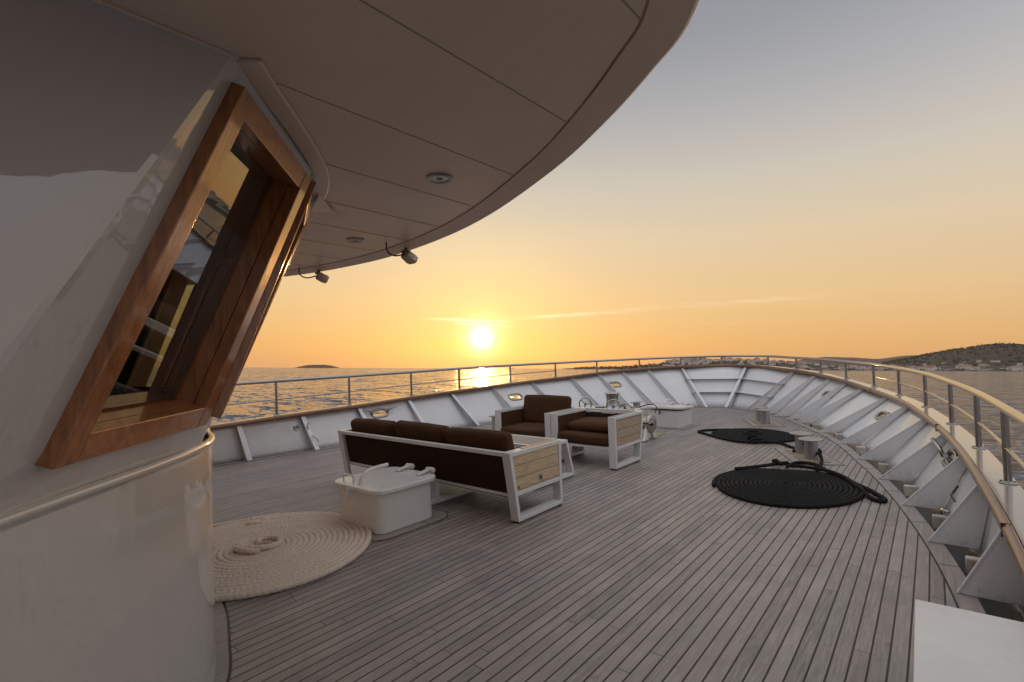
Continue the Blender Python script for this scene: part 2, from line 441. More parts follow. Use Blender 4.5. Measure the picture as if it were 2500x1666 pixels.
roof_mats = [material('roof_tiles_%s' % k, rough=0.8, fn=f_hill(c, tuple(v * 1.3 for v in c), tuple(v * .7 for v in c), 0.5)) for k, c in
             (('red', (0.26, 0.11, 0.07)), ('grey', (0.22, 0.19, 0.17)))]
window_dark = material('dark_far_windows', (0.05, 0.045, 0.045), rough=0.3)
rock_mat = material('shore_stone', rough=0.9, fn=f_hill((0.20, 0.16, 0.13), (0.28, 0.22, 0.17), (0.12, 0.1, 0.08), 0.1))

# ================================================================== mesh helpers
SHIP_TOP = []          # top-level ship objects, set afloat at the end


class MB:
    def __init__(s): s.v = []; s.f = []; s.sm = []; s.mi = []; s.cur = 0
    def add(s, verts, faces, smooth=False):
        o = len(s.v)
        s.v += [Vector(p) for p in verts]
        for f in faces:
            s.f.append([i + o for i in f]); s.sm.append(smooth); s.mi.append(s.cur)
    def box(s, x0, x1, y0, y1, z0, z1):
        s.obox(Vector(((x0 + x1) / 2, (y0 + y1) / 2, (z0 + z1) / 2)), (Vector((1, 0, 0)), Vector((0, 1, 0)), Vector((0, 0, 1))),
               (abs(x1 - x0) / 2, abs(y1 - y0) / 2, abs(z1 - z0) / 2))
    def obox(s, c, ax, hs):
        c = Vector(c)
        P = [c + ax[0] * hs[0] * i + ax[1] * hs[1] * j + ax[2] * hs[2] * k for i in (-1, 1) for j in (-1, 1) for k in (-1, 1)]
        s.add(P, [(0, 1, 3, 2), (4, 6, 7, 5), (0, 4, 5, 1), (2, 3, 7, 6), (0, 2, 6, 4), (1, 5, 7, 3)])
    def bar(s, p, q, wd, th, up=(0, 0, 1)):
        """beam p->q, wd along (dir x up), th along up"""
        p = Vector(p); q = Vector(q)
        d = (q - p); L = d.length; d.normalize()
        up = Vector(up); sdv = d.cross(up).normalized(); u2 = sdv.cross(d).normalized()
        s.obox((p + q) / 2, (d, sdv, u2), (L / 2, wd / 2, th / 2))
    def tube(s, pts, r, seg=10, closed=False, caps=True, rfn=None):
        pts = [Vector(p) for p in pts]
        n = len(pts)
        T = []
        for i in range(n):
            a = pts[(i - 1) % n] if (closed or i > 0) else pts[0]
            b_ = pts[(i + 1) % n] if (closed or i < n - 1) else pts[-1]
            d = (b_ - a)
            T.append(d.normalized() if d.length > 1e-9 else Vector((0, 0, 1)))
        up = Vector((0, 0, 1)) if abs(T[0].z) < 0.9 else Vector((1, 0, 0))
        N = (up - T[0] * up.dot(T[0])).normalized()
        V = []
        for i in range(n):
            N = (N - T[i] * N.dot(T[i]))
            if N.length < 1e-6: N = T[i].orthogonal()
            N.normalize()
            B = T[i].cross(N)
            for k in range(seg):
                a = 2 * PI * k / seg
                rr = r if rfn is None else r * rfn(i, a)
                V.append(pts[i] + (N * math.cos(a) + B * math.sin(a)) * rr)
        F = []
        m_ = n if closed else n - 1
        for i in range(m_):
            for k in range(seg):
                j = (i + 1) % n
                F.append((i * seg + k, i * seg + (k + 1) % seg, j * seg + (k + 1) % seg, j * seg + k))
        s.add(V, F, True)
        if caps and not closed:
            o = len(s.v) - len(V)
            s.f.append([o + k for k in range(seg)][::-1]); s.sm.append(False); s.mi.append(s.cur)
            s.f.append([o + (n - 1) * seg + k for k in range(seg)]); s.sm.append(False); s.mi.append(s.cur)
    def lathe(s, prof, seg=24, origin=(0, 0, 0), axis=(0, 0, 1), xdir=None):
        """profile [(r, h)] turned round axis"""
        ax = Vector(axis).normalized()
        X = Vector(xdir).normalized() if xdir else ax.orthogonal().normalized()
        Y = ax.cross(X); o = Vector(origin)
        V = []
        for r, hh in prof:
            for k in range(seg):
                a = 2 * PI * k / seg
                V.append(o + ax * hh + (X * math.cos(a) + Y * math.sin(a)) * max(r, 1e-4))
        F = [(i * seg + k, i * seg + (k + 1) % seg, (i + 1) * seg + (k + 1) % seg, (i + 1) * seg + k) for i in range(len(prof) - 1) for k in range(seg)]
        s.add(V, F, True)
    def prism(s, poly, z0, z1, z0b=None):
        """2D polygon (xy) extruded from z0 to z1"""
        n = len(poly)
        V = [Vector((x, y, z0)) for x, y in poly] + [Vector((x, y, z1)) for x, y in poly]
        s.add(V, [tuple(range(n))[::-1], tuple(range(n, 2 * n))] + [(i, (i + 1) % n, n + (i + 1) % n, n + i) for i in range(n)])
    def plate(s, poly3, nrm, th):
        """3D planar polygon given thickness th along nrm"""
        nv = Vector(nrm).normalized() * th / 2
        n = len(poly3)
        V = [Vector(p) - nv for p in poly3] + [Vector(p) + nv for p in poly3]
        s.add(V, [tuple(range(n))[::-1], tuple(range(n, 2 * n))] + [(i, (i + 1) % n, n + (i + 1) % n, n + i) for i in range(n)])
    def sweep(s, path, outs, prof, smooth=False, closed_prof=True):
        """profile [(off, dz)] carried along path with lateral dirs outs"""
        n = len(prof)
        V = []
        for p, o in zip(path, outs):
            for a, dz in prof: V.append(Vector(p) + Vector(o) * a + Vector((0, 0, dz)))
        F = []
        for i in range(len(path) - 1):
            for k in range(n if closed_prof else n - 1):
                F.append((i * n + k, (i + 1) * n + k, (i + 1) * n + (k + 1) % n, i * n + (k + 1) % n))
        if closed_prof:
            F.append(tuple(range(n)))
            F.append(tuple((len(path) - 1) * n + k for k in range(n))[::-1])
        s.add(V, F, smooth)
    def build(s, name, mat, parent=None, bevel=0.0, ship=True, segs=2, sharp=32.0, recalc=True):
        org = Vector(parent['_o']) if parent is not None and '_o' in parent else Vector((0, 0, 0))
        me = bpy.data.meshes.new(name)
        me.from_pydata([tuple(p - org) for p in s.v], [], s.f)
        mats = mat if isinstance(mat, (list, tuple)) else [mat]
        for m_ in mats: me.materials.append(m_)
        bm = bmesh.new(); bm.from_mesh(me)
        if recalc: bmesh.ops.recalc_face_normals(bm, faces=bm.faces)
        bm.faces.ensure_lookup_table()
        for f_, sm, mi in zip(bm.faces, s.sm, s.mi):
            f_.smooth = sm or bevel > 0
            f_.material_index = mi
        lim = math.radians(sharp)
        for e in bm.edges:
            if len(e.link_faces) == 2:
                try: a = e.calc_face_angle()
                except ValueError: a = 0
                e.smooth = a < lim
        bm.to_mesh(me); bm.free()
        o = bpy.data.objects.new(name, me)
        C.objects.link(o)
        if bevel > 0:
            md = o.modifiers.new('bevel', 'BEVEL'); md.width = bevel; md.segments = segs; md.limit_method = 'ANGLE'; md.angle_limit = R(35)
            md.harden_normals = True
        if parent is not None:
            o.parent = parent
        elif ship: SHIP_TOP.append(o)
        return o


def thing(name, label, cat, loc=(0, 0, 0), group=None, ship=True):
    o = bpy.data.objects.new(name, None)
    C.objects.link(o)
    o.location = loc
    o.empty_display_size = 0.1
    o['label'] = label; o['category'] = cat; o['_o'] = list(loc)
    if group: o['group'] = group
    if ship: SHIP_TOP.append(o)
    return o


def tag(o, label, cat, group=None, kind=None):
    if label: o['label'] = label
    if cat: o['category'] = cat
    if group: o['group'] = group
    if kind: o['kind'] = kind
    return o


def struct(o): o['kind'] = 'structure'; return o


def catmull(pts, n=8, closed=False):
    P = [Vector(p) for p in pts]
    out_ = []
    N = len(P)
    for i in range(N - 1):
        p0 = P[i - 1] if i > 0 else P[0] * 2 - P[1]
        p1, p2 = P[i], P[i + 1]
        p3 = P[i + 2] if i + 2 < N else P[-1] * 2 - P[-2]
        for k in range(n):
            t = k / n
            out_.append(0.5 * ((2 * p1) + (p2 - p0) * t + (2 * p0 - 5 * p1 + 4 * p2 - p3) * t * t + (3 * p1 - p0 - 3 * p2 + p3) * t ** 3))
    out_.append(P[-1].copy())
    return out_


def outward(path, centre=Vector((-4.35, 5.0, 0))):
    """horizontal unit normals pointing away from the middle of the ship"""
    O = []
    for i in range(len(path)):
        a = path[max(0, i - 1)]; b_ = path[min(len(path) - 1, i + 1)]
        t = Vector((b_.x - a.x, b_.y - a.y, 0)).normalized()
        nn = Vector((t.y, -t.x, 0))
        if nn.dot(path[i] - centre) < 0: nn = -nn
        O.append(nn)
    return O


def rrect(cx, cy, hx, hy, r, n=6):
    P = []
    for sx, sy, a0 in ((1, 1, 0), (-1, 1, 90), (-1, -1, 180), (1, -1, 270)):
        for k in range(n + 1):
            a = R(a0 + 90 * k / n)
            P.append((cx + sx * (hx - r) + r * math.cos(a), cy + sy * (hy - r) + r * math.sin(a)))
    return P


def cushion(name, mat, parent, c, ax, hs, r=0.045, puff=0.03, n=14, seed=0):
    """soft block: rounded edges, bulging faces"""
    mb = MB(); c = Vector(c)
    vid = {}; V = []; F = []
    def vert(i, j, k):
        key = (i, j, k)
        if key in vid: return vid[key]
        u = [2 * t / n - 1 for t in (i, j, k)]
        u = [math.copysign(abs(t) ** 0.8, t) if abs(t) < 1 else t for t in u]
        p = [u[q] * hs[q] for q in range(3)]
        inn = [max(-(hs[q] - r), min(hs[q] - r, p[q])) for q in range(3)]
        d = Vector([p[q] - inn[q] for q in range(3)])
        if d.length > 1e-9: d = d.normalized() * r
        res = [inn[q] + d[q] for q in range(3)]
        for q in range(3):
            o1, o2 = [z for z in range(3) if z != q]
            bul = (1 - u[o1] ** 2) * (1 - u[o2] ** 2)
            if abs(u[q]) == 1: res[q] += math.copysign(puff * bul * (hs[o1] * hs[o2]) ** .5 * 1.2, u[q])
        pt = c + ax[0] * res[0] + ax[1] * res[1] + ax[2] * res[2]
        pt += noise.noise_vector(pt * 4.0 + Vector((seed, 0, 0))) * 0.008
        vid[key] = len(V); V.append(pt)
        return vid[key]
    for q in range(3):
        o1, o2 = [z for z in range(3) if z != q]
        for side_ in (0, n):
            for a in range(n):
                for b_ in range(n):
                    ids = []
                    for da, db in ((0, 0), (1, 0), (1, 1), (0, 1)):
                        ijk = [0, 0, 0]; ijk[q] = side_; ijk[o1] = a + da; ijk[o2] = b_ + db
                        ids.append(vert(*ijk))
                    F.append(tuple(ids))
    mb.add(V, F, True)
    return mb.build(name, mat, parent, sharp=80)


XA = (Vector((1, 0, 0)), Vector((0, 1, 0)), Vector((0, 0, 1)))

# ================================================================== the ship: outlines
CX = -4.35
# frames: foot on the margin plank, head under the cap (measured bay by bay), port aft -> bow -> starboard aft
FR = [((-8.98, 2.45), (-8.95, 2.35, .575)), ((-8.84, 3.57), (-8.965, 3.45, .605)), ((-8.70, 4.70), (-8.98, 4.56, .636)), ((-8.56, 5.87), (-8.94, 5.73, .665)), ((-8.38, 7.08), (-8.836, 6.90, .718)),
      ((-8.13, 8.36), (-8.68, 8.03, .762)), ((-7.85, 9.62), (-8.455, 9.25, .810)), ((-7.42, 10.86), (-8.146, 10.44, .864)), ((-6.82, 11.93), (-7.68, 11.61, .922)),
      ((-6.30, 12.58), (-7.255, 12.36, .978)), ((-5.84, 13.08), (-6.83, 12.95, 1.016)), ((-5.33, 13.52), (-6.31, 13.52, 1.043)), ((-4.79, 13.82), (-5.61, 14.26, 1.064)),
      ((-4.32, 13.96), (-4.02, 14.90, 1.05)), ((-3.72, 13.58), (-2.63, 13.75, .972)), ((-3.20, 13.02), (-2.09, 13.20, .918)), ((-2.84, 12.66), (-1.73, 12.72, .868)),
      ((-2.50, 12.26), (-1.40, 12.28, .812)), ((-2.25, 11.75), (-1.06, 11.72, .752)), ((-1.69, 10.68), (-.63, 10.68, .690)), ((-1.25, 9.65), (-.32, 9.65, .660)),
      ((-.88, 8.46), (-.09, 8.46, .630)), ((-.56, 7.38), (.08, 7.38, .600)), ((-.30, 6.32), (.20, 6.32, .570)), ((-.09, 5.29), (.27, 5.29, .550)),
      ((.06, 4.32), (.33, 4.32, .505)), ((.16, 3.30), (.36, 3.30, .47)), ((.20, 2.25), (.36, 2.25, .44)), ((.20, 1.0), (.34, 1.0, .42)), ((.18, -.5), (.3, -.5, .40))]
PORT_N = 13   # frames 0..12 port, 13 stem, rest starboard
heads = [Vector(f[1]) for f in FR]
feet = [Vector((f[0][0], f[0][1], 0)) for f in FR]
hpath = catmull(heads, 8)
houts = outward(hpath)
fpath = catmull(feet, 8)
fouts = outward(fpath)

# ------------------------------------------------------------------ deck, margin, gutter (setting)
mb = MB()
inner = [p - o * 0.02 for p, o in zip(fpath, fouts)]
ring = [(p.x, p.y) for p in inner]
poly = ring + [(0.16, -4.0), (-9.1, -4.0)]
mb.prism(poly, -0.05, 0.0)
struct(mb.build('deck', deck_mat))
mb = MB()
mb.sweep(fpath, fouts, [(-0.035, 0.004), (0.085, 0.004), (0.085, -0.05), (-0.035, -0.0)])
mo = struct(mb.build('margin_plank', margin_mat))
mb = MB()
mb.sweep(fpath, fouts, [(-0.043, 0.0055), (-0.033, 0.0055), (-0.033, 0.001), (-0.043, 0.001)])
for i in range(4, len(fpath) - 1, 8):
    p, o = fpath[i], fouts[i]
    t = Vector((o.y, -o.x, 0))
    mb.obox(p + o * 0.025 + Vector((0, 0, 0.0045)), (o, t, Vector((0, 0, 1))), (0.055, 0.0025, 0.0012))
struct(mb.build('deck_caulking', caulk))
mb = MB()
mb.sweep(fpath, fouts, [(0.02, -0.075), (0.42, -0.075), (0.42, -0.12), (0.02, -0.12)])
struct(mb.build('gutter', gutter_mat))

# ------------------------------------------------------------------ bulwark
bul = thing('bulwark', 'white steel bulwark with slanted ribs curving round the whole bow deck', 'bulwark', (CX, 8, 0))
D_IN = 0.30
base_pt = []; top_pt = []
for i, (f_, hd) in enumerate(zip(feet, heads)):
    d = Vector((hd.x - f_.x, hd.y - f_.y, 0))
    if i < 6: d = Vector((-1, 0, 0))
    if i > 23: d = Vector((1, 0, 0))
    d.normalize()
    base_pt.append(f_ + d * (D_IN if i > 13 else 0.20) + Vector((0, 0, -0.045)))
    top_pt.append(hd + d * 0.055 + Vector((0, 0, 0.0)))
FL = {6: (.40, .66, .19, .082), 9: (.34, .69, .18, .078), 3: (.36, .74, .18, .08), 16: (.66, .66, .17, .08), 19: (.50, .64, .18, .08), 22: (.42, .68, .17, .085)}


def bay(i, hole=None, name='plating'):
    """plating between frame i and i+1 with an optional rounded hole; returns the hole's rim"""
    A, B = base_pt[i], base_pt[i + 1]
    D, E = top_pt[i], top_pt[i + 1]
    if i in (12, 13):
        pass
    def pos(u, v):
        b_ = A.lerp(B, u); t = D.lerp(E, u)
        # gentle bulge following the curve of the hull
        cpos = b_.lerp(t, v)
        k = 4 * u * (1 - u)
        oc = Vector((cpos.x - CX, (cpos.y - 6.0) * 1.1, 0)).normalized()
        sag = {True: 0.035, False: 0.012}[7 < i < 18]
        return cpos + oc * sag * k
    mb_ = MB(); V = []; F = []
    rim = None
    if hole is None:
        nu, nv = 8, 6
        for a in range(nu + 1):
            for b_ in range(nv + 1): V.append(pos(a / nu, b_ / nv))
        for a in range(nu):
            for b_ in range(nv): F.append((a * (nv + 1) + b_, (a + 1) * (nv + 1) + b_, (a + 1) * (nv + 1) + b_ + 1, a * (nv + 1) + b_ + 1))
    else:
        uc, vc, hu, hv = hole
        N = 32; rings = 7
        # half widths in metres -> uv
        wu = (A.lerp(D, .5) - B.lerp(E, .5)).length; wv = (D - A).length
        hu_, hv_ = hu / wu, hv / wv
        for rI in range(rings + 1):
            s_ = rI / rings
            for k in range(N):
                a = 2 * PI * k / N
                ca, sa = math.cos(a), math.sin(a)
                iu = uc + hu_ * math.copysign(abs(ca) ** .55, ca); iv = vc + hv_ * math.copysign(abs(sa) ** .55, sa)
                q = max(abs(ca), abs(sa))
                ou = ca / q; ov = sa / q
                bu = uc + (ou * (1 - uc) if ou > 0 else ou * uc); bv = vc + (ov * (1 - vc) if ov > 0 else ov * vc)
                V.append(pos(iu + (bu - iu) * s_, iv + (bv - iv) * s_))
        for rI in range(rings):
            for k in range(N):
                F.append((rI * N + k, (rI + 1) * N + k, (rI + 1) * N + (k + 1) % N, rI * N + (k + 1) % N))
        rim = [V[k].copy() for k in range(N)]
    mb_.add(V, F, True)
    o = mb_.build(name, white_hull, bul, sharp=60)
    md = o.modifiers.new('thickness', 'SOLIDIFY'); md.thickness = 0.012; md.offset = 0
    return rim, pos


RIMS = {}
POS = {}
for i in range(len(FR) - 1):
    RIMS[i], POS[i] = bay(i, FL.get(i))
# ribs
for i, (f_, hd) in enumerate(zip(feet, heads)):
    mb = MB()
    dv = (base_pt[i] - f_); dv.z = 0; dv.normalize()
    nrm_ = Vector((-dv.y, dv.x, 0))
    wd = 0.020 if i > 13 else 0.012
    tip = hd + Vector((0, 0, -0.005))
    out0 = base_pt[i] + Vector((0, 0, 0.045)) - dv * 0.004
    out1 = top_pt[i] - dv * 0.006
    ft = f_ + Vector((0, 0, 0.006))
    mb.plate([ft, out0 + Vector((0, 0, 0.01)), out1, tip - dv * 0.02], nrm_, wd)
    # face bar along the inner edge
    e0 = ft - dv * 0.006; e1 = tip - dv * 0.028
    fw = 0.028 if i > 14 else (0.085 if i < 13 else 0.07)
    if i in (12, 13, 14): fw = 0.085
    ax = (e1 - e0).normalized()
    n2 = nrm_; n3 = ax.cross(n2).normalized()
    mb.obox((e0 + e1) / 2, (ax, n2, n3), ((e1 - e0).length / 2, fw / 2, 0.007))
    rb_ = mb.build('rib', white_hull, bul, bevel=0.003); rb_['_o'] = bul['_o']
    if i > 13:
        mb = MB(); a_ = out0 + nrm_ * .014 - dv * .010; b_ = out1 + nrm_ * .014 - dv * .010
        mb.tube([a_.lerp(b_, k / 16) + noise.noise_vector(a_.lerp(b_, k / 16) * 20) * .003 for k in range(17)], .007, 6)
        mb.build('weld_bead', white_hull, rb_)
# horizontal stringers in the two bow bays
for i in (12, 13):
    for v in (0.40, 0.72):
        P0 = [POS[i](k / 10, v) for k in range(11)]
        mb = MB()
        O0 = [(-Vector((p.x - CX, (p.y - 10.0), 0)).normalized()) for p in P0]
        mb.sweep(P0, O0, [(0.0, 0.006), (0.15, 0.0), (0.15, -0.012), (0.0, -0.008)])
        mb.build('stringer', white_hull, bul)
# cap: painted flat board and teak moulding on its inner edge
mb = MB()
cap_lo = [p + Vector((0, 0, 0.006)) for p in hpath]
mb.sweep(cap_lo, houts, [(-0.035, 0.0), (0.145, 0.0), (0.145, 0.04), (0.138, 0.048), (-0.030, 0.05)])
mb.build('cap_board', cream_cap, bul, sharp=25)
mb = MB()
mb.sweep(cap_lo, houts, [(-0.036, -0.020), (-0.068, -0.014), (-0.082, 0.006), (-0.084, 0.030), (-0.074, 0.050), (-0.055, 0.062), (-0.038, 0.058), (-0.0355, 0.045)], smooth=True)
mb.build('cap_moulding', caprail_wood, bul, sharp=50)
# dark scarf joints in the moulding
mb = MB()
for i in range(13, len(hpath) - 6, 27):
    p, o = cap_lo[i], houts[i]; t = Vector((o.y, -o.x, 0))
    mb = MB()
    mb.obox(p - o * 0.062 + Vector((0, 0, 0.022)), (o, t, Vector((0, 0, 1))), (0.0225, 0.0012, 0.0405))
    mb.build('moulding_joint', caulk, bul)
# timber blocks bridging the starboard gutter
for i in range(15, 26):
    A = feet[i].lerp(feet[i + 1], 0.40); B = base_pt[i].lerp(base_pt[i + 1], 0.40); B.z = 0
    d = (B - A).normalized(); t = Vector((-d.y, d.x, 0))
    mb = MB()
    mb.obox(A + d * 0.20 + Vector((0, 0, 0.0)), (d, t, Vector((0, 0, 1))), (0.058, 0.036, 0.062))
    mb.build('timber_block', timber, bul, bevel=0.012)
    mb = MB()
    A2 = feet[i].lerp(feet[i + 1], 0.1); B2 = base_pt[i].lerp(base_pt[i + 1], 0.1)
    q0 = A + d * 0.22 + Vector((0, 0, -0.05)); q1 = A2 + (B2 - A2) * 0.8; q1.z = -0.05
    mb.bar(q0, q1, 0.045, 0.12)
    mb.build('dark_plank', dark_timber, bul, bevel=0.006)

# ------------------------------------------------------------------ fairleads (oval steel rings in the plating)
FLAB = {6: 'oval steel fairlead in the port bulwark just left of the armchairs', 9: 'oval steel fairlead in the far port bulwark right of the windlass',
        3: 'steel fairlead with two horns in the port bulwark behind the sofa', 16: 'farther plain steel fairlead in the starboard bulwark near the bow',
        19: 'nearer plain steel fairlead in the starboard bulwark, beside the ropes', 22: 'steel fairlead with two horns in the starboard bulwark at the right'}
for i, rim in RIMS.items():
    if rim is None: continue
    cc = sum(rim, Vector((0, 0, 0))) / len(rim)
    t = thing('fairlead', FLAB[i], 'fairlead', cc, 'steel fairleads in the bulwark')
    mb = MB()
    mb.tube(rim, 0.026, 10, closed=True)
    mb.build('ring', steel, t, sharp=180)
    if i in (3, 22):
        a = (rim[0] - rim[16]).normalized(); u = (rim[8] - rim[24]).normalized()
        inn = a.cross(u).normalized()
        if inn.dot(Vector((CX, cc.y, 0)) - cc) < 0: inn = -inn
        for sg, nm in ((1, 'horn'), (-1, 'horn')):
            mb = MB()
            p0 = cc + a * sg * 0.17 + inn * 0.02 + u * (0.0)
            pts = catmull([p0 - u * 0.02, p0 + inn * 0.05 + a * sg * 0.02 + u * .03, p0 + inn * 0.09 + a * sg * 0.10 + u * .06, p0 + inn * 0.11 + a * sg * 0.22 + u * .085], 5)
            mb.tube(pts, 0.022, 10)
            mb.build(nm, steel, t, sharp=60)
t = thing('drain_ring', 'small round steel hawse eye in the port bulwark behind the sofa', 'drain ring', (-8.80, 4.36, 0.45))
mb = MB()
mb.tube([Vector((-8.80, 4.36 + .045 * math.cos(a), 0.45 + .045 * math.sin(a))) for a in [2 * PI * k / 16 for k in range(16)]], 0.014, 8, closed=True)
mb.build('ring', steel, t, sharp=180)
mb = MB(); mb.lathe([(0.0, 0), (.045, 0)], 16, (-8.805, 4.36, 0.45), (1, 0, 0)); mb.build('plug', steel_b, t)
# bent pegs welded to ribs
t = thing('bent_peg', 'thin bent steel belaying peg on a starboard rib at the right edge', 'peg', (0.02, 5.29, .3))
mb = MB()
mb.tube(catmull([(0.08, 5.27, .36), (0.06, 5.24, .41), (0.07, 5.22, .44), (0.10, 5.21, .50)], 4), 0.010, 8)
mb.build('peg_rod', steel, t); mb = MB()
mb.tube(catmull([(0.04, 5.27, .27), (0.0, 5.32, .27), (-0.01, 5.42, .24), (0.0, 5.50, .19)], 4), 0.010, 8)
mb.build('peg_rod', steel, t)
t = thing('bent_peg', 'thin bent steel belaying peg on a port rib behind the sofa', 'peg', (-8.85, 4.7, .4))
mb = MB()
mb.tube(catmull([(-8.90, 4.64, .50), (-8.84, 4.60, .46), (-8.84, 4.60, .40), (-8.86, 4.62, .36)], 4), 0.010, 8)
mb.build('peg_rod', steel, t); mb = MB()
mb.tube(catmull([(-8.80, 4.66, .26), (-8.74, 4.66, .25), (-8.70, 4.70, .20), (-8.69, 4.72, .15)], 4), 0.010, 8)
mb.build('peg_rod', steel, t)
t = thing('shackle', 'small dark shackle hanging under the starboard cap rail', 'shackle', (.30, 4.55, .46))
mb = MB(); mb.tube([Vector((.30, 4.55 + .022 * math.cos(a), .465 + .034 * math.sin(a))) for a in [2 * PI * k / 12 for k in range(12)]], 0.008, 6, closed=True)
mb.build('bow', steel_b, t)

# ------------------------------------------------------------------ guard rail
# foot on the cap and top of each stanchion
PO = [((-9.10, 2.75, .665), 1.293), ((-9.075, 4.17, .70), 1.298), ((-9.04, 5.59, .745), 1.302), ((-8.916, 7.0, .806), 1.312), ((-8.712, 8.41, .866), 1.329), ((-8.408, 9.85, .922), 1.340), ((-7.936, 11.23, .985), 1.342),
      ((-7.295, 12.43, 1.060), 1.350), ((-6.50, 13.43, 1.115), 1.361), ((-5.65, 14.31, 1.135), 1.362), ((-4.69, 15.0, 1.135), 1.362), ((-3.44, 14.62, 1.112), 1.335),
      ((-2.58, 13.88, 1.04), 1.30), ((-1.93, 13.26, .985), 1.272), ((-1.36, 12.45, .885), 1.235), ((-.85, 11.55, .800), 1.207), ((-.42, 10.44, .742), 1.180), ((-.10, 9.05, .705), 1.166), ((.12, 7.70, .670), 1.145),
      ((.27, 6.37, .635), 1.137), ((.36, 5.05, .60), 1.132), ((.42, 3.7, .56), 1.125), ((.44, 2.3, .51), 1.12)]
gr = thing('guard_rail', 'polished steel guard rail on stanchions running round the bow above the bulwark', 'railing', (CX, 8, 0.8))


def cap_top(p):
    """height of the cap board under a point, and the point on the board's middle"""
    best = None
    for q, o in zip(cap_lo, houts):
        m_ = q + o * 0.085
        d = (m_.x - p[0]) ** 2 + (m_.y - p[1]) ** 2
        if best is None or d < best[0]: best = (d, m_)
    return best[1]


toppts = []; midpts = []
for (b_, tz) in PO:
    m_ = cap_top(b_)
    foot = Vector((m_.x, m_.y, m_.z + 0.047))
    top = Vector((m_.x, m_.y, tz + 0.0))
    toppts.append(top)
    midpts.append(foot.lerp(top, 0.47))
    mb = MB()
    mb.tube([foot, foot.lerp(top, .5), top - Vector((0, 0, 0.012))], 0.0235, 14)
    o = mb.build('stanchion', steel, gr, sharp=60)
    mb = MB()
    mb.lathe([(0.0, 0.0), (0.052, 0.0), (0.055, 0.004), (0.052, 0.009), (0.03, 0.010), (0.026, 0.016)], 20, foot)
    for k in range(3):
        a = 2 * PI * k / 3 + 0.5
        mb.lathe([(0.0085, 0.008), (0.0085, 0.016), (0.0, 0.017)], 6, foot + Vector((math.cos(a) * .042, math.sin(a) * .042, 0)))
    mb.build('base_flange', steel_b, gr, sharp=50)
mb = MB(); mb.tube(catmull(toppts, 10), 0.031, 16); mb.build('top_rail', steel, gr, sharp=180)
mb = MB(); mb.tube(catmull(midpts[0:7], 10), 0.013, 10); mb.build('mid_rail', steel, gr, sharp=180)
mb = MB(); mb.tube(catmull(midpts[15:], 10), 0.013, 10); mb.build('mid_rail', steel, gr, sharp=180)

# ================================================================== deckhouse
dh = thing('deckhouse', 'glossy white wheelhouse with slanted mahogany windows under a wide overhanging roof', 'deckhouse', (CX, 0, 0))
ZB, ZT = 1.237, 2.70
bead = [(-1.745, -4.0), (-1.745, -1.6), (-1.745, -.11), (-1.749, -.088), (-1.765, -.07), (-2.775, .885), (-3.40, 1.13), (-3.87, 1.26), (-4.35, 1.31)]
topc = [(-1.775, -4.0), (-1.775, -1.2), (-1.775, .670), (-1.778, .692), (-1.79, .71), (-2.565, 1.40), (-3.20, 1.70), (-3.75, 1.86), (-4.35, 1.92)]
bead = bead + [(2 * CX - x, y) for x, y in bead[-2::-1]]
topc = topc + [(2 * CX - x, y) for x, y in topc[-2::-1]]
lowpath = catmull([Vector((x, y, 0)) for x, y in bead], 6)
louts = outward(lowpath, Vector((CX, -1.5, 0)))
mb = MB()
mb.sweep(lowpath, louts, [(0.0, 0.0), (0.0, .30), (0.0, .6), (0.0, .9), (0.0, ZB - 0.02)], smooth=True, closed_prof=False)
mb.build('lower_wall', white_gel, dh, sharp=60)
mb = MB(); mb.prism([(p.x, p.y) for p in lowpath], ZB - .03, ZB - .006); mb.build('ledge', white_gel, dh)
mb = MB()
bp = [p + Vector((0, 0, ZB)) for p in lowpath]
mb.sweep(bp, louts, [(0.017 * math.cos(a), 0.018 * math.sin(a)) for a in [2 * PI * k / 10 for k in range(10)]], smooth=True)
o = mb.build('bead', white_gel, dh, sharp=180)
# uneven, hand-faired bead
for v in o.data.vertices:
    v.co += noise.noise_vector(v.co * 9.0) * 0.004
nb = len(bead)
WIN = {4: (.0, 1), 5: (0, 1), 6: (0, 1), 7: (0, 1), 8: (0, 1), 9: (0, 1), 10: (0, 1), 11: (0, 1)}


def wall_pt(i, u, v):
    a = Vector((*bead[i], ZB)).lerp(Vector((*bead[i + 1], ZB)), u)
    b_ = Vector((*topc[i], ZT)).lerp(Vector((*topc[i + 1], ZT)), u)
    return a.lerp(b_, v)


for grp_ in (range(0, 4), range(nb - 5, nb - 1)):
  mb = MB()
  for i in grp_:
    nu = 6; nv = 8
    V = [wall_pt(i, a / nu, b_ / nv) for a in range(nu + 1) for b_ in range(nv + 1)]
    mb.add(V, [(a * (nv + 1) + b_, (a + 1) * (nv + 1) + b_, (a + 1) * (nv + 1) + b_ + 1, a * (nv + 1) + b_ + 1) for a in range(nu) for b_ in range(nv)], True)
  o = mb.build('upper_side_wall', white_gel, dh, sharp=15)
  bm = bmesh.new(); bm.from_mesh(o.data); bmesh.ops.remove_doubles(bm, verts=bm.verts, dist=0.0005)
  for e in bm.edges:
      if len(e.link_faces) == 2: e.smooth = e.calc_face_angle(0) < R(15)
  bm.to_mesh(o.data); bm.free()


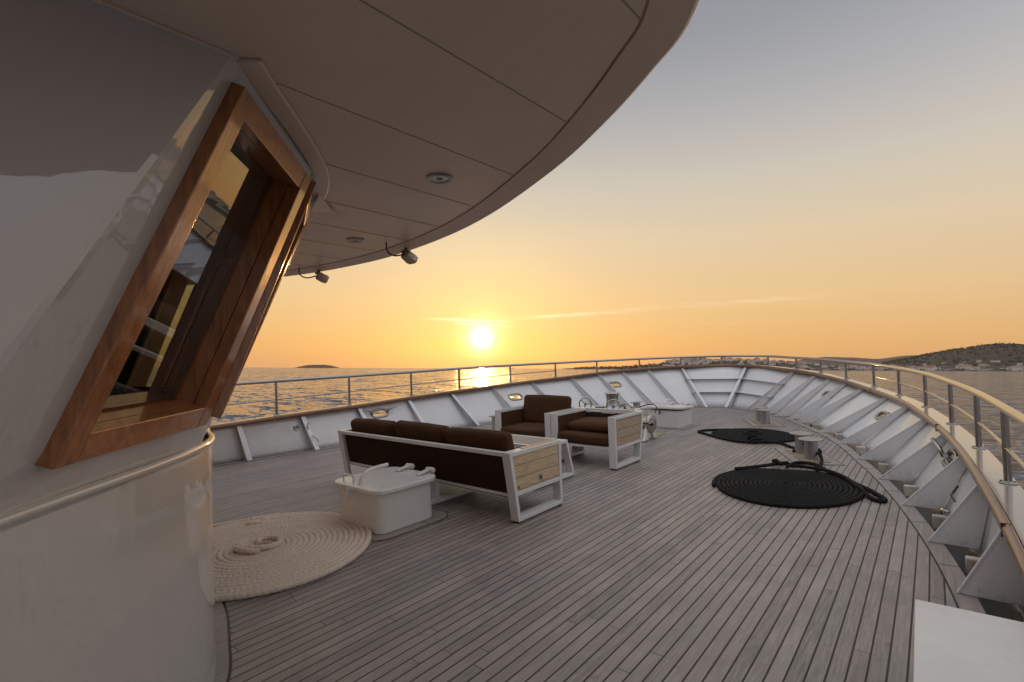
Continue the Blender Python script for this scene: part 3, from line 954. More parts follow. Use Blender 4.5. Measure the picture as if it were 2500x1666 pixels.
def window(i, u0, u1, v0, v1, lab, outer4=None):
    """opening in facet i with frame, reveal and recessed pane; returns nothing"""
    P = lambda u, v: wall_pt(i, u, v)
    A, B, Cc, D = P(u0, v0), P(u1, v0), P(u1, v1), P(u0, v1)
    if outer4:      # outer corners of the frame on the wall
        A, B, Cc, D = [Vector(p) for p in outer4]
        u_, v_ = (B - A).normalized() * .095, (D - A).normalized() * .095
        A, B, Cc, D = A + u_ + v_, B - u_ + v_, Cc - u_ - v_, D + u_ - v_
    n_ = (B - A).cross(D - A).normalized()
    if n_.dot(Vector((0, 1, 0))) < 0 and n_.y < 0: n_ = -n_
    n_ = n_ if n_.dot((A + Cc) / 2 - Vector((CX, -1.5, 1.9))) > 0 else -n_
    # wall ring round the opening
    mb_ = MB()
    o4 = [P(0, 0), P(1, 0), P(1, 1), P(0, 1)]
    i4 = [A, B, Cc, D]
    mb_.add(o4 + i4, [(k, (k + 1) % 4, 4 + (k + 1) % 4, 4 + k) for k in range(4)])
    mb_.build('upper_front_wall', white_gel, dh)
    f = MB()
    FW = 0.095; PR = 0.039; DEP = 0.096
    uu = (B - A).normalized(); vv = (D - A).normalized()
    c4 = i4
    # outer frame corners lie in the plane, frame boards stand proud of the wall
    def off(k, a, d):   # corner k moved outwards by a in the plane and d along the normal
        sx = -1 if k in (0, 3) else 1; sy = -1 if k in (0, 1) else 1
        return c4[k] + uu * (a * sx) + vv * (a * sy) + n_ * d
    root = thing_part('window', dh, (A + Cc) / 2)
    names = {0: ('sill', varnish_x), 1: ('stile', varnish_z), 2: ('head', varnish_x), 3: ('stile', varnish_z)}
    g = 0.0012
    for k in range(4):
        k2 = (k + 1) % 4
        mb_ = MB()
        if k in (1, 3):   # stiles run full height
            outer = [off(k, FW, PR), off(k2, FW, PR), off(k2, 0, PR), off(k, 0, PR)]
            # full height: inner corners extended to the outer top/bottom lines
            sy = -1 if k == 1 else 1
            o0 = off(k, FW, PR); o1 = off(k2, FW, PR)
            sx = 1 if k == 1 else -1
            i0 = o0 - uu * FW * sx; i1 = o1 - uu * FW * sx
            outer = [o0, o1, i1, i0]
        else:
            sx = 1 if k == 0 else -1
            o0 = off(k, FW, PR); o1 = off(k2, FW, PR)
            o0 = o0 + uu * (FW + g) * sx; o1 = o1 - uu * (FW + g) * sx
            sy = -1 if k == 0 else 1
            i0 = off(k, 0, PR - 0.002) + uu * g * sx; i1 = off(k2, 0, PR - .002) - uu * g * sx
            outer = [o0 - n_ * .002, o1 - n_ * .002, i1, i0]
        V = outer + [p - n_ * (PR + 0.02) for p in outer]
        mb_.add(V, [(0, 1, 2, 3), (7, 6, 5, 4), (0, 4, 5, 1), (1, 5, 6, 2), (2, 6, 7, 3), (3, 7, 4, 0)])
        mb_.build(names[k][0], names[k][1], root, bevel=0.005)
        # reveal board
        mb_ = MB()
        a0, a1 = c4[k] - n_ * 0.021, c4[k2] - n_ * 0.021
        inw = {0: vv, 1: -uu, 2: -vv, 3: uu}[k]
        V = [a0 - inw * .02, a1 - inw * .02, a1 - n_ * DEP - inw * .02, a0 - n_ * DEP - inw * .02]
        W_ = [p + inw * (0.021 + 0.002 * (k % 2)) for p in V]
        mb_.add(V + W_, [(3, 2, 1, 0), (4, 5, 6, 7), (0, 1, 5, 4), (1, 2, 6, 5), (2, 3, 7, 6), (3, 0, 4, 7)])
        mb_.build('reveal', varnish_z if k % 2 else varnish_x, root)
    mb_ = MB()
    gg = [p - n_ * 0.091 for p in c4]
    mb_.add([gg[0] + uu * .01 + vv * .01, gg[1] - uu * .01 + vv * .01, gg[2] - uu * .01 - vv * .01, gg[3] + uu * .01 - vv * .01], [(0, 1, 2, 3)])
    mb_.build('pane', glass_mat, root)
    return n_


def thing_part(name, parent, loc):
    """a part that only gathers sub-parts is replaced by its first mesh: use a slim rebate frame mesh"""
    o = MB()
    o.obox(Vector(loc) - Vector((0, 0.6, 0)), XA, (0.001, 0.001, 0.001))
    r_ = o.build(name, rubber, parent)
    r_['_o'] = parent['_o']
    return r_


window(4, 0, 0, 0, 0, '', [(-1.9645, 0.2182, 1.3734), (-2.6745, 0.8532, 1.3734), (-2.5045, 1.3182, 2.6234), (-1.8145, 0.7082, 2.6234)])
window(5, .10, .88, .165, .895, '')
window(6, .14, .86, .135, .865, '')
window(7, .14, .86, .135, .865, '')
for i in (8, 9, 10, 11): window(i, .14, .86, .135, .865, '')
# inside of the wheelhouse: floor, back wall, console
mb = MB()
mb.box(-6.5, -2.15, -2.5, -2.45, 1.0, 2.69)
mb.prism([(-2.15, -2.44), (-2.15, -.1), (-2.9, .55), (-3.6, .85), (-5.1, .85), (-5.8, .55), (-6.5, -.1), (-6.5, -2.44)], 1.0, 1.02)
mb.box(-2.14, -2.12, -2.5, -.3, 1.0, 2.69); mb.box(-6.6, -6.5, -2.5, -.3, 1.0, 2.69)
mb.prism([(-2.15, -2.44), (-2.15, .0), (-2.9, .75), (-3.6, 1.1), (-5.1, 1.1), (-5.8, .75), (-6.5, .0), (-6.5, -2.44)], 2.66, 2.68)
mb.build('interior_lining', interior_mat, dh)
mb = MB()
mb.prism([(-2.35, -.35), (-2.65, -.12), (-3.6, .35), (-5.1, .35), (-5.1, -.05), (-3.6, -.1), (-2.6, -.7)], 1.02, 1.42)
mb.build('console', console_mat, dh, bevel=.02)
mb = MB()
mb.box(-3.3, -3.05, -.2, .0, 1.44, 1.66); mb.box(-3.9, -3.5, -.1, .05, 1.44, 1.74)
mb.build('instrument', grey_plastic, dh, bevel=.01)
mb = MB()
mb.tube([Vector((-3.35 + .14 * math.cos(a), -.42, 1.55 + .14 * math.sin(a))) for a in [2 * PI * k / 20 for k in range(20)]], .012, 8, closed=True)
for a in (0.5, 2.6, 4.7): mb.tube([(-3.35, -.42, 1.55), (-3.35 + .14 * math.cos(a), -.42, 1.55 + .14 * math.sin(a))], .009, 6)
mb.build('steering_wheel', steel_b, dh)

# roof: soffit, fascia, upper deck edge
edge = [(-.05, -4.0), (.02, -2.0), (.0, -.6), (-.05, .3), (-.24, 1.03), (-.51, 1.52), (-.75, 1.74), (-1.09, 1.99), (-1.58, 2.29), (-2.41, 2.68), (-3.2, 2.92), (-4.13, 3.06), (-4.85, 3.04), (-5.52, 2.94), (-6.2, 2.72), (-7.1, 2.29),
        (-7.6, 1.99), (-8.2, 1.5), (-8.6, .7), (-8.75, -.6), (-8.75, -4.0)]
ep = catmull([Vector((x, y, ZT)) for x, y in edge], 6)
eo = outward(ep, Vector((CX, -1.5, 0)))
EW = 0.135
innr = [p - o * EW for p, o in zip(ep, eo)]
mb = MB()
mb.prism([(p.x, p.y) for p in innr], ZT, ZT + 0.05)
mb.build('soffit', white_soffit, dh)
mb = MB()
mb.sweep([p for p in ep], eo, [(-EW - 0.004, -0.006), (-0.012, -0.040), (0.0, -0.032), (0.004, 0.12), (-0.02, 0.15), (-EW - 0.004, 0.15)])
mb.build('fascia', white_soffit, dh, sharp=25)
mb = MB()
mb.sweep(ep, eo, [(-EW - 0.012, -0.0012), (-EW - 0.005, -0.005), (-EW - 0.005, -0.0005), (-EW - 0.012, -0.0003)])
o = mb.build('rust_joint', rust, dh)
mb = MB()
for x in (-.67, -1.24, -1.85, -2.45, -3.03, -3.58, -4.14, -4.70, -5.26, -5.82, -6.4, -7.0, -7.6):
    ys = [p.y for p in innr if abs(p.x - x) < .2]
    ye = min(ys, key=lambda v: 0) if not ys else sum(ys) / len(ys)
    for a, b_ in zip(innr, innr[1:]):
        if (a.x - x) * (b_.x - x) <= 0 and a.y > 0: ye = a.y + (b_.y - a.y) * ((x - a.x) / (b_.x - a.x + 1e-9)); break
    mb.box(x - .0024, x + .0024, -3.8, ye - .01, ZT - .0022, ZT - .0006)
mb.build('soffit_seams', soffit_line, dh)
# trim where wall meets ceiling
tp = catmull([Vector((x, y, ZT)) for x, y in topc[4:-4]], 8)
to = outward(tp, Vector((CX, -1.5, 0)))
mb = MB()
mb.sweep(tp, to, [(-0.005, -0.003), (-0.005, -0.014), (0.070, -0.014), (0.080, -0.008), (0.080, -0.003)])
mb.build('ceiling_trim', white_soffit, dh, sharp=30)
for pa, pb in ((topc[0], topc[4]), (topc[-5], topc[-1])):
    mb = MB(); mb.bar((pa[0], pa[1], ZT - .007), (pb[0], pb[1], ZT - .007), .034, .012); mb.build('ceiling_trim', white_soffit, dh, bevel=.003)
mb = MB()
mb.add([(-2.9, 1.62, 2.69), (-3.25, 1.80, 2.69), (-3.22, 1.92, 2.69), (-3.0, 1.62, 2.60)], [(0, 1, 2), (0, 1, 3), (1, 2, 3), (0, 2, 3)])
mb.build('corner_bracket', white_soffit, dh)
# wooden margin at the foot of the house
mc = [(-1.58, -3.9), (-1.58, -1.2), (-1.60, -.35), (-1.72, .0), (-2.06, .40), (-2.45, .74), (-2.86, 1.02), (-3.24, 1.17), (-3.75, 1.33), (-4.35, 1.42)]
mc = mc + [(2 * CX - x, y) for x, y in mc[-2::-1]]
mpth = catmull([Vector((x, y, 0)) for x, y in mc], 8)
mout = outward(mpth, Vector((CX, -1.5, 0)))
mb = MB(); mb.prism([(p.x, p.y) for p in mpth], .001, .0045)
struct(mb.build('margin_plank', margin_mat))
mb = MB()
mb.sweep(mpth, mout, [(-.004, 0.006), (0.010, 0.006), (0.010, 0.001), (-.004, 0.001)])
struct(mb.build('deck_caulking', caulk))


def downlight(x, y, lab):
    t = thing('downlight', lab, 'ceiling light', (x, y, ZT), 'round lights in the roof overhang')
    mb = MB()
    mb.lathe([(.076, 0), (.078, -.010), (.068, -.016), (.052, -.010), (.050, 0.0)], 32, (x, y, ZT))
    mb.build('bezel', steel_b, t, sharp=60)
    mb = MB(); mb.lathe([(.0, -.009), (.035, -.009), (.051, -.006)], 24, (x, y, ZT)); mb.build('lens', lamp_glass, t)
    mb = MB(); mb.lathe([(.0, -.0115), (.021, -.0115), (.023, -.0095)], 6, (x, y, ZT)); mb.build('bulb_cover', grey_plastic, t)


downlight(-2.18, 1.98, 'nearer and larger of the two round ceiling lights in the white overhang')
downlight(-3.85, 2.48, 'farther and smaller of the two round ceiling lights in the overhang')


def floodlight(x, y, ang, lab):
    t = thing('floodlight', lab, 'floodlight', (x, y, ZT - .1), 'floodlights on the roof edge')
    d = Vector((math.sin(ang), math.cos(ang), 0)); s_ = Vector((d.y, -d.x, 0))
    c = Vector((x, y, ZT - .112)) + d * .03
    ax = (s_, (d * .92 + Vector((0, 0, -.39))).normalized(), (Vector((0, 0, .92)) + d * .39).normalized())
    mb = MB()
    V = []
    for k, (a, hh, zz) in enumerate(((-.055, .040, .033), (-.036, .053, .041), (.036, .060, .045), (.066, .056, .037))):
        for sx, sz in ((-1, -.6), (-.6, -1), (.6, -1), (1, -.6), (1, .6), (.6, 1), (-.6, 1), (-1, .6)):
            V.append(c + ax[1] * a + ax[0] * hh * sx + ax[2] * zz * sz)
    F = [(r_ * 8 + k, r_ * 8 + (k + 1) % 8, (r_ + 1) * 8 + (k + 1) % 8, (r_ + 1) * 8 + k) for r_ in range(3) for k in range(8)]
    F += [tuple(range(8))[::-1]]
    mb.add(V, F); mb.build('housing', flood_mat, t, bevel=.004)
    mb = MB(); mb.add([c + ax[1] * .067 + ax[0] * .058 * sx + ax[2] * .039 * sz for sx, sz in ((-1, -.6), (-.6, -1), (.6, -1), (1, -.6), (1, .6), (.6, 1), (-.6, 1), (-1, .6))], [tuple(range(8))])
    mb.build('front_glass', lamp_glass, t)
    mb = MB()
    top = Vector((x, y, ZT - .035))
    mb.tube([top, top - Vector((0, 0, .05))], .016, 10); mb.box(x - .03, x + .03, y - .03, y + .03, ZT - .075, ZT - .058)
    mb.build('bracket', grey_plastic, t)
    mb = MB()
    mb.tube(catmull([top - d * .20 + s_ * -.05 + Vector((0, 0, .03)), top - d * .19 + s_ * -.05 - Vector((0, 0, .05)), top - d * .12 + s_ * -.03 - Vector((0, 0, .085)), top - d * .02 - Vector((0, 0, .06))], 6), .007, 8)
    mb.build('cable', rubber, t)


floodlight(-3.72, 2.93, -.15, 'floodlight on the roof edge nearer the middle of the photo')
floodlight(-5.30, 2.93, .3, 'floodlight on the roof edge beside the mahogany window')

# ================================================================== lockers and hatches
def hatch(cx, cy, lab, ajar=0.0, lidz=.37):
    t = thing('deck_hatch', lab, 'hatch', (cx, cy, 0), 'white deck hatches')
    mb = MB(); mb.prism(rrect(cx, cy, .365, .345, .10), 0.0, lidz)
    mb.build('coaming', white_box, t, sharp=30, bevel=.006)
    M_ = Matrix.Translation((cx, cy + .38, lidz + .01)) @ Matrix.Rotation(-ajar, 4, 'X') @ Matrix.Translation((-cx, -cy - .38, -lidz - .01))
    def put(mb_, nm, mat, bev=0.0, par=t):
        mb_.v = [M_ @ p for p in mb_.v]
        return mb_.build(nm, mat, par, bevel=bev, sharp=35)
    mb = MB(); mb.prism(rrect(cx, cy, .415, .395, .15), lidz + .004, lidz + .052)
    lid = put(mb, 'lid', white_box, .014); lid['_o'] = t['_o']
    zt = lidz + .05
    mb = MB(); mb.tube(catmull([(cx - .27, cy - .31, zt), (cx - .27, cy - .31, zt + .055), (cx - .245, cy - .31, zt + .07), (cx - .12, cy - .31, zt + .07), (cx - .095, cy - .31, zt + .055), (cx - .095, cy - .31, zt)], 4), .010, 8)
    put(mb, 'grab_handle', white_box, 0, lid)
    mb = MB(); mb.tube(catmull([(cx + .01, cy - .30, zt), (cx + .01, cy - .29, zt + .055), (cx + .005, cy - .23, zt + .105), (cx + .0, cy - .12, zt + .125), (cx + .0, cy + .03, zt + .13)], 5), .018, 10)
    mb.lathe([(.034, 0), (.032, .012), (.02, .014)], 14, (cx + .01, cy - .30, zt - .001))
    put(mb, 'locking_lever', white_box, 0, lid)
    for hx in (-.10, .24):
        mb = MB()
        mb.bar((cx + hx, cy + .22, zt + .012), (cx + hx, cy + .37, zt + .042), .045, .018)
        mb.box(cx + hx - .03, cx + hx + .03, cy + .37, cy + .42, zt - .03, zt + .055)
        mb.tube([(cx + hx - .05, cy + .39, zt + .035), (cx + hx + .06, cy + .39, zt + .035)], .024, 12)
        mb.lathe([(.018, 0), (.016, .012), (.0, .013)], 6, (cx + hx, cy + .235, zt + .014))
        put(mb, 'hinge', white_box, .003, lid)
    mb = MB(); mb.box(cx + -.07, cx - .03, cy - .412, cy - .395, lidz - .06, lidz + .03)
    mb.lathe([(.0, .0), (.022, 0), (.022, .016), (.0, .017)], 12, (cx - .05, cy - .405, lidz - .05), (0, -1, 0))
    mb.build('hasp', grey_plastic if ajar else white_metal, t, bevel=.003)
    # timber surround on the deck
    mb = MB()
    o_ = rrect(cx, cy, .50, .49, .20); i_ = rrect(cx, cy, .36, .34, .10); n = len(o_)
    V = [Vector((x, y, .0045)) for x, y in o_] + [Vector((x, y, .0045)) for x, y in i_]
    mb.add(V, [(k, (k + 1) % n, n + (k + 1) % n, n + k) for k in range(n)])
    mb.build('timber_surround', margin_mat, t)
    mb = MB()
    o2 = rrect(cx, cy, .507, .497, .207); i2 = rrect(cx, cy, .497, .487, .197)
    V = [Vector((x, y, .006)) for x, y in o2] + [Vector((x, y, .006)) for x, y in i2]
    mb.add(V, [(k, (k + 1) % n, n + (k + 1) % n, n + k) for k in range(n)])
    o2 = rrect(cx, cy, .372, .352, .107); i2 = rrect(cx, cy, .36, .34, .10)
    V = [Vector((x, y, .0065)) for x, y in o2] + [Vector((x, y, .0065)) for x, y in i2]
    mb.add(V, [(k, (k + 1) % n, n + (k + 1) % n, n + k) for k in range(n)])
    mb.box(cx + .25, cx + .255, cy - .49, cy - .35, .005, .0062); mb.box(cx - .28, cx - .275, cy - .49, cy - .35, .005, .0062)
    mb.box(cx + .37, cx + .5, cy + .15, cy + .155, .005, .0062)
    mb.build('caulked_seam', caulk, t)
    return t


hatch(-4.35, 3.08, 'white deck hatch in front of the sofa, beside the pale coiled rope')
hatch(-4.37, 10.36, 'small white deck hatch near the bow, its lid slightly raised', ajar=.045, lidz=.345)
t = thing('deck_locker', 'flat white locker top at the bottom right corner', 'locker', (.1, 2.2, 0))
mb = MB(); mb.prism([(-.075, 1.0), (-.105, 2.95), (.42, 2.97), (.36, 1.0)], .0, .435); mb.build('locker_body', white_box, t, bevel=.01)
mb = MB(); mb.prism([(-.085, .98), (-.115, 2.965), (.43, 2.985), (.37, .98)], .438, .452); mb.build('locker_top', white_box, t, bevel=.005)
mb = MB(); mb.box(-.119, -.108, 2.0, 2.12, .36, .44); mb.build('latch', steel_b, t, bevel=.002)

# ================================================================== bollards
def bollard(cx, cy, lab, ang=-25.5, hs=(.29, .30)):
    t = thing('mooring_bollard', lab, 'bollard', (cx, cy, 0), 'twin mooring bollards')
    a = R(90 + 25.5) if ang < 0 else R(90 - 25.5)
    d = Vector((math.cos(a), math.sin(a), 0)); s_ = Vector((d.y, -d.x, 0))
    c = Vector((cx, cy, 0))
    mb = MB()
    pts = [c + d * sa * .44 + s_ * sb * .17 for sa, sb in ((-1, -1), (-1, 1), (1, 1), (1, -1))]
    mb.prism([(p.x, p.y) for p in pts], .001, .012)
    mb.build('base_plate', tan_paint, t)
    mb = MB()
    for sa, sb, w1 in ((0, -1, 0), (0, 1, 0), (-1, 0, 1), (1, 0, 1)):
        if w1: mb.obox(c + d * sa * .50 + Vector((0, 0, .0035)), (s_, d, Vector((0, 0, 1))), (.289, .056, .0022))
        else: mb.obox(c + s_ * sb * .232 + Vector((0, 0, .0035)), (d, s_, Vector((0, 0, 1))), (.441, .057, .0021))
    mb.build('timber_surround', margin_mat, t)
    mb = MB()
    for sa, sb, w1 in ((0, -1, 0), (0, 1, 0), (-1, 0, 1), (1, 0, 1)):
        if w1: mb.obox(c + d * sa * .561 + Vector((0, 0, .0035)), (s_, d, Vector((0, 0, 1))), (.297, .004, .0028))
        else: mb.obox(c + s_ * sb * .293 + Vector((0, 0, .0035)), (d, s_, Vector((0, 0, 1))), (.556, .004, .0027))
    mb.build('caulked_seam', caulk, t)
    for k, sa in enumerate((-1, 1)):
        p = c + d * sa * .22
        lean = s_ * (.0 if cx > CX else -.10)
        H = hs[k]
        mb = MB()
        mb.lathe([(.094, .012), (.090, .05), (.086, H * .7), (.09, H - .012)], 28, p, (Vector((0, 0, 1)) + lean).normalized())
        post = mb.build('post', steel_b, t, sharp=60); post['_o'] = t['_o']
        mb = MB()
        mb.lathe([(.09, H - .014), (.145, H - .012), (.155, H - .004), (.150, H + .006), (.12, H + .012), (.0, H + .018)], 36, p, (Vector((0, 0, 1)) + lean).normalized())
        mb.build('head', steel_b, post, sharp=50)
    return t


bollard(-1.48, 8.345, 'twin steel bollard nearest the viewer on the starboard side, black rope round its post')
bollard(-2.82, 11.49, 'farther twin steel bollard on the starboard side, clear of the nearer rope', hs=(.30, .30))
bollard(-7.30, 8.35, 'leaning steel bollard on the port side between sofa and armchair', ang=25)
bollard(-5.90, 11.55, 'leaning steel bollard between the windlass and the bow hatch', ang=25)

# ================================================================== ropes
def spiral(cx, cy, rx, ry, pitch, r, step, turns, rot=0.0, warp=0.0, z=None, start=.6):
    P = []
    a = start * 2 * PI
    amax = turns * 2 * PI
    z = r if z is None else z
    while a < amax:
        k = a / amax
        rr = k
        w_ = 1 + warp * k * (math.cos(a + 1.1) * .5 + math.cos(2 * a) * .35)
        x = rx * rr * math.cos(a) * w_; y = ry * rr * math.sin(a) * w_
        P.append(Vector((cx + x * math.cos(rot) - y * math.sin(rot), cy + x * math.sin(rot) + y * math.cos(rot), z + .0015 * math.sin(a * 3.3))))
        a += step / max(.03, (rx + ry) / 2 * rr)
    return P


rw = .0245
t = thing('coiled_rope', 'flat spiral of thick pale braided rope beside the white deckhouse', 'rope', (-4.55, 1.93, 0))


def braid(i, a):
    s1 = math.cos(i * 1.15 + 2 * a); s2 = math.cos(i * 1.15 - 2 * a)
    return 1.0 + .17 * max(s1, s2) - .13 * (1 if abs(s1 - s2) < .30 else 0)


def resample(P, step):
    out_ = [P[0].copy()]; acc = 0
    for a, b_ in zip(P, P[1:]):
        L = (b_ - a).length; d = step - acc
        while d <= L:
            out_.append(a.lerp(b_, d / L)); d += step
        acc = (acc + L) % step if L > 0 else acc
        acc = L - (d - step)
    return out_


TW = 18.5
P = spiral(-4.55, 1.93, .955, .90, .05, rw, .009, TW, rot=-.3, start=1.6)
P = resample(P, .0078)
mb = MB(); mb.tube(P, rw, 10, rfn=braid); mb.build('rope_coil', rope_white, t, sharp=180, recalc=False)
# raised heart of the coil, and the end that peeps out behind
mb = MB()
pc = resample(catmull([(-4.80, 1.90, rw), (-4.72, 1.80, rw * 2.2), (-4.58, 1.79, rw * 2.6), (-4.45, 1.88, rw * 2.7), (-4.43, 2.00, rw * 2.6), (-4.54, 2.08, rw * 2.5), (-4.66, 2.04, rw * 2.6), (-4.67, 1.95, rw * 2.7), (-4.59, 1.92, rw * 2.2)], 14), .0078)
mb.tube(pc, rw, 10, rfn=braid)
pc = resample(catmull([(-4.66, 1.76, rw * 2.4), (-4.58, 1.73, rw * 3.2), (-4.48, 1.76, rw * 3.1), (-4.40, 1.84, rw * 2.3)], 14), .009)
mb.tube(pc, rw * .9, 10, rfn=braid)
mb.build('rope_heart', rope_white, t, sharp=180, recalc=False)
mb = MB()
pc = resample(catmull([(-5.62, 1.75, rw), (-5.52, 1.95, rw * 1.2), (-5.44, 2.14, rw * 1.3), (-5.36, 2.25, rw * 1.4), (-5.26, 2.28, rw * 1.3), (-5.21, 2.20, rw * 1.6), (-5.28, 2.08, rw * 2.4)], 16), .009)
mb.tube(pc, rw, 10, rfn=braid); mb.build('rope_end', rope_white, t, sharp=180, recalc=False)

rb = .0228
wave = lambda i, a: 1.0 + .035 * math.cos(i * .8 + 3 * a)
t = thing('coiled_rope', 'nearer flat spiral of thick black rope beside the near steel bollard', 'rope', (-1.37, 6.47, 0), 'black coiled mooring ropes')
P = spiral(-1.37, 6.45, .735, .90, .05, rb, .02, 15.6, rot=-.12, warp=.05, start=.55)
for k, p in enumerate(P):   # a dent in the far side, where the rope leads off
    d = math.atan2(p.y - 6.45, p.x + 1.37) - 1.75
    while d > PI: d -= 2 * PI
    while d < -PI: d += 2 * PI
    q = math.hypot((p.x + 1.37) / .735, (p.y - 6.45) / .9)
    f_ = .16 * q * math.exp(-(d / .42) ** 2)
    p.x -= (p.x + 1.37) * f_; p.y -= (p.y - 6.45) * f_
mb = MB(); mb.tube(P, rb, 10, rfn=wave); mb.build('rope_coil', rope_black, t, sharp=180, recalc=False)
mb = MB()
mb.tube(catmull([(-.80, 6.98, rb), (-.62, 6.72, rb), (-.50, 6.50, rb), (-.44, 6.36, rb), (-.48, 6.29, rb), (-.56, 6.36, rb), (-.66, 6.55, rb * 2.2), (-.85, 6.95, rb * 3.0), (-1.08, 7.22, rb * 3.1),
                 (-1.35, 7.36, rb * 2.5), (-1.50, 7.42, rb * 1.6)], 8), rb, 10, rfn=wave)
mb.build('rope_loop', rope_black, t, sharp=180, recalc=False)
mb = MB()
mb.tube(catmull([(-2.02, 6.80, rb * 2.5), (-1.86, 7.10, rb * 2), (-1.72, 7.30, rb * 2.2), (-1.58, 7.42, rb * 3), (-1.56, 7.52, rb * 2), (-1.66, 7.56, rb), (-1.72, 7.46, rb * 3), (-1.66, 7.36, rb * 4.4), (-1.60, 7.30, rb * 3)], 8), rb, 10, rfn=wave)
mb.build('rope_knot', rope_black, t, sharp=180, recalc=False); mb = MB()
mb.tube(catmull([(-1.54, 7.36, rb * 1.5), (-1.44, 7.46, rb * 3.4), (-1.25, 7.44, rb * 3.8), (-1.1, 7.3, rb * 2.6)], 8), rb * 1.05, 10, rfn=wave)
mb.build('rope_knot', rope_black, t, sharp=180, recalc=False)
bx, by = -1.385, 8.146
ang0 = -1.9
pts = [(-1.18, 7.20, rb * 1.6), (-1.20, 7.48, rb), (-1.22, 7.78, rb), (-1.235, 7.98, rb * 1.6), (-1.262, 8.065, .085)]
for k in range(10):
    a = -.35 + k * .33
    pts.append((bx + .112 * math.cos(a), by + .112 * math.sin(a), .095 + .012 * k))
mb = MB(); mb.tube(catmull(pts, 7), rb * .9, 10, rfn=wave); mb.build('rope_lead', rope_black, t, sharp=180, recalc=False)

t = thing('coiled_rope', 'farther flat spiral of black rope with a loop at its left', 'rope', (-2.60, 9.72, 0), 'black coiled mooring ropes')
P = spiral(-2.57, 9.72, .70, .72, .05, rb, .02, 13.0, rot=.3, warp=.04, start=.8)
mb = MB(); mb.tube(P, rb, 10, rfn=wave); mb.build('rope_coil', rope_black, t, sharp=180, recalc=False)
mb = MB()
mb.tube(catmull([(-3.10, 10.15, rb), (-3.30, 10.02, rb), (-3.46, 9.82, rb * 1.2), (-3.52, 9.66, rb), (-3.42, 9.55, rb), (-3.2, 9.36, rb), (-2.9, 9.12, rb), (-2.65, 8.98, rb), (-2.40, 8.93, rb * 1.5), (-2.2, 9.0, rb * 2)], 8), rb, 10, rfn=wave)
mb.build('rope_loop', rope_black, t, sharp=180, recalc=False)
mb = MB()
mb.tube([Vector((-2.38 + .075 * math.cos(a), 9.05 + .03 * math.sin(a * 2), .075 + .045 * math.sin(a))) for a in [2 * PI * k / 18 for k in range(18)]], rb, 10, closed=True, rfn=wave)
mb.build('rope_knot', rope_black, t, sharp=180, recalc=False); mb = MB()
mb.tube(catmull([(-2.45, 8.95, rb), (-2.36, 8.97, rb * 3.5), (-2.30, 9.08, rb * 3.2), (-2.22, 9.10, rb * 2)], 6), rb, 10, rfn=wave)
mb.build('rope_knot', rope_black, t, sharp=180, recalc=False); mb = MB()
mb.tube([Vector((-2.58 + .12 * math.cos(a), 9.80 + .17 * math.sin(a), rb * 2.3)) for a in [2 * PI * k / 24 for k in range(24)]], rb, 10, closed=True, rfn=wave)
mb.build('rope_knot', rope_black, t, sharp=180, recalc=False)
mb = MB()
mb.tube(catmull([(-2.22, 9.02, rb * 2), (-2.02, 9.14, rb), (-1.90, 9.02, rb), (-1.78, 8.86, rb), (-1.70, 8.74, rb), (-1.67, 8.62, rb), (-1.68, 8.50, rb * 1.2)], 8), rb * .9, 10, rfn=wave)
mb.build('rope_lead', rope_black, t, sharp=180, recalc=False)

# ================================================================== furniture
def side_frame(mb, x0, x1, yr0, yr1, yf, zt, bt=.042, zm=(.27, .31), foot=.02):
    """closed side loop: raking rear leg, upright front leg, runner, top and middle rail"""
    xc = (x0 + x1) / 2; wd = x1 - x0
    def seg(a, b_, th):
        mb.bar((xc, *a), (xc, *b_), wd, th, up=(0, -(b_[1] - a[1]), (b_[0] - a[0])) if False else (1, 0, 0))
    # built as plates so that corners meet cleanly
    def quad(p):
        mb.add([(x0, *q) for q in p] + [(x1, *q) for q in p], [(3, 2, 1, 0), (4, 5, 6, 7), (0, 1, 5, 4), (1, 2, 6, 5), (2, 3, 7, 6), (3, 0, 4, 7)])
    rk = lambda z: yr0 + (yr1 - yr0) * (z - foot) / (zt - foot)
    quad([(rk(foot), foot), (rk(zt), zt), (rk(zt) + bt, zt), (rk(foot) + bt, foot)])
    quad([(yf - bt, foot), (yf - bt, zt), (yf, zt), (yf, foot)])
    quad([(rk(foot) + bt, foot), (rk(foot + bt) + bt, foot + bt), (yf - bt, foot + bt), (yf - bt, foot)])
    quad([(rk(zt - bt) + bt, zt - bt), (rk(zt) + bt, zt), (yf - bt, zt), (yf - bt, zt - bt)])
    quad([(rk(zm[0]) + bt, zm[0]), (rk(zm[1]) + bt, zm[1]), (yf - bt, zm[1]), (yf - bt, zm[0])])


def feet_pads(mb, x0, x1, ys):
    for y in ys: mb.box(x0 + .015, x1 - .015, y, y + .06, .0, .022)


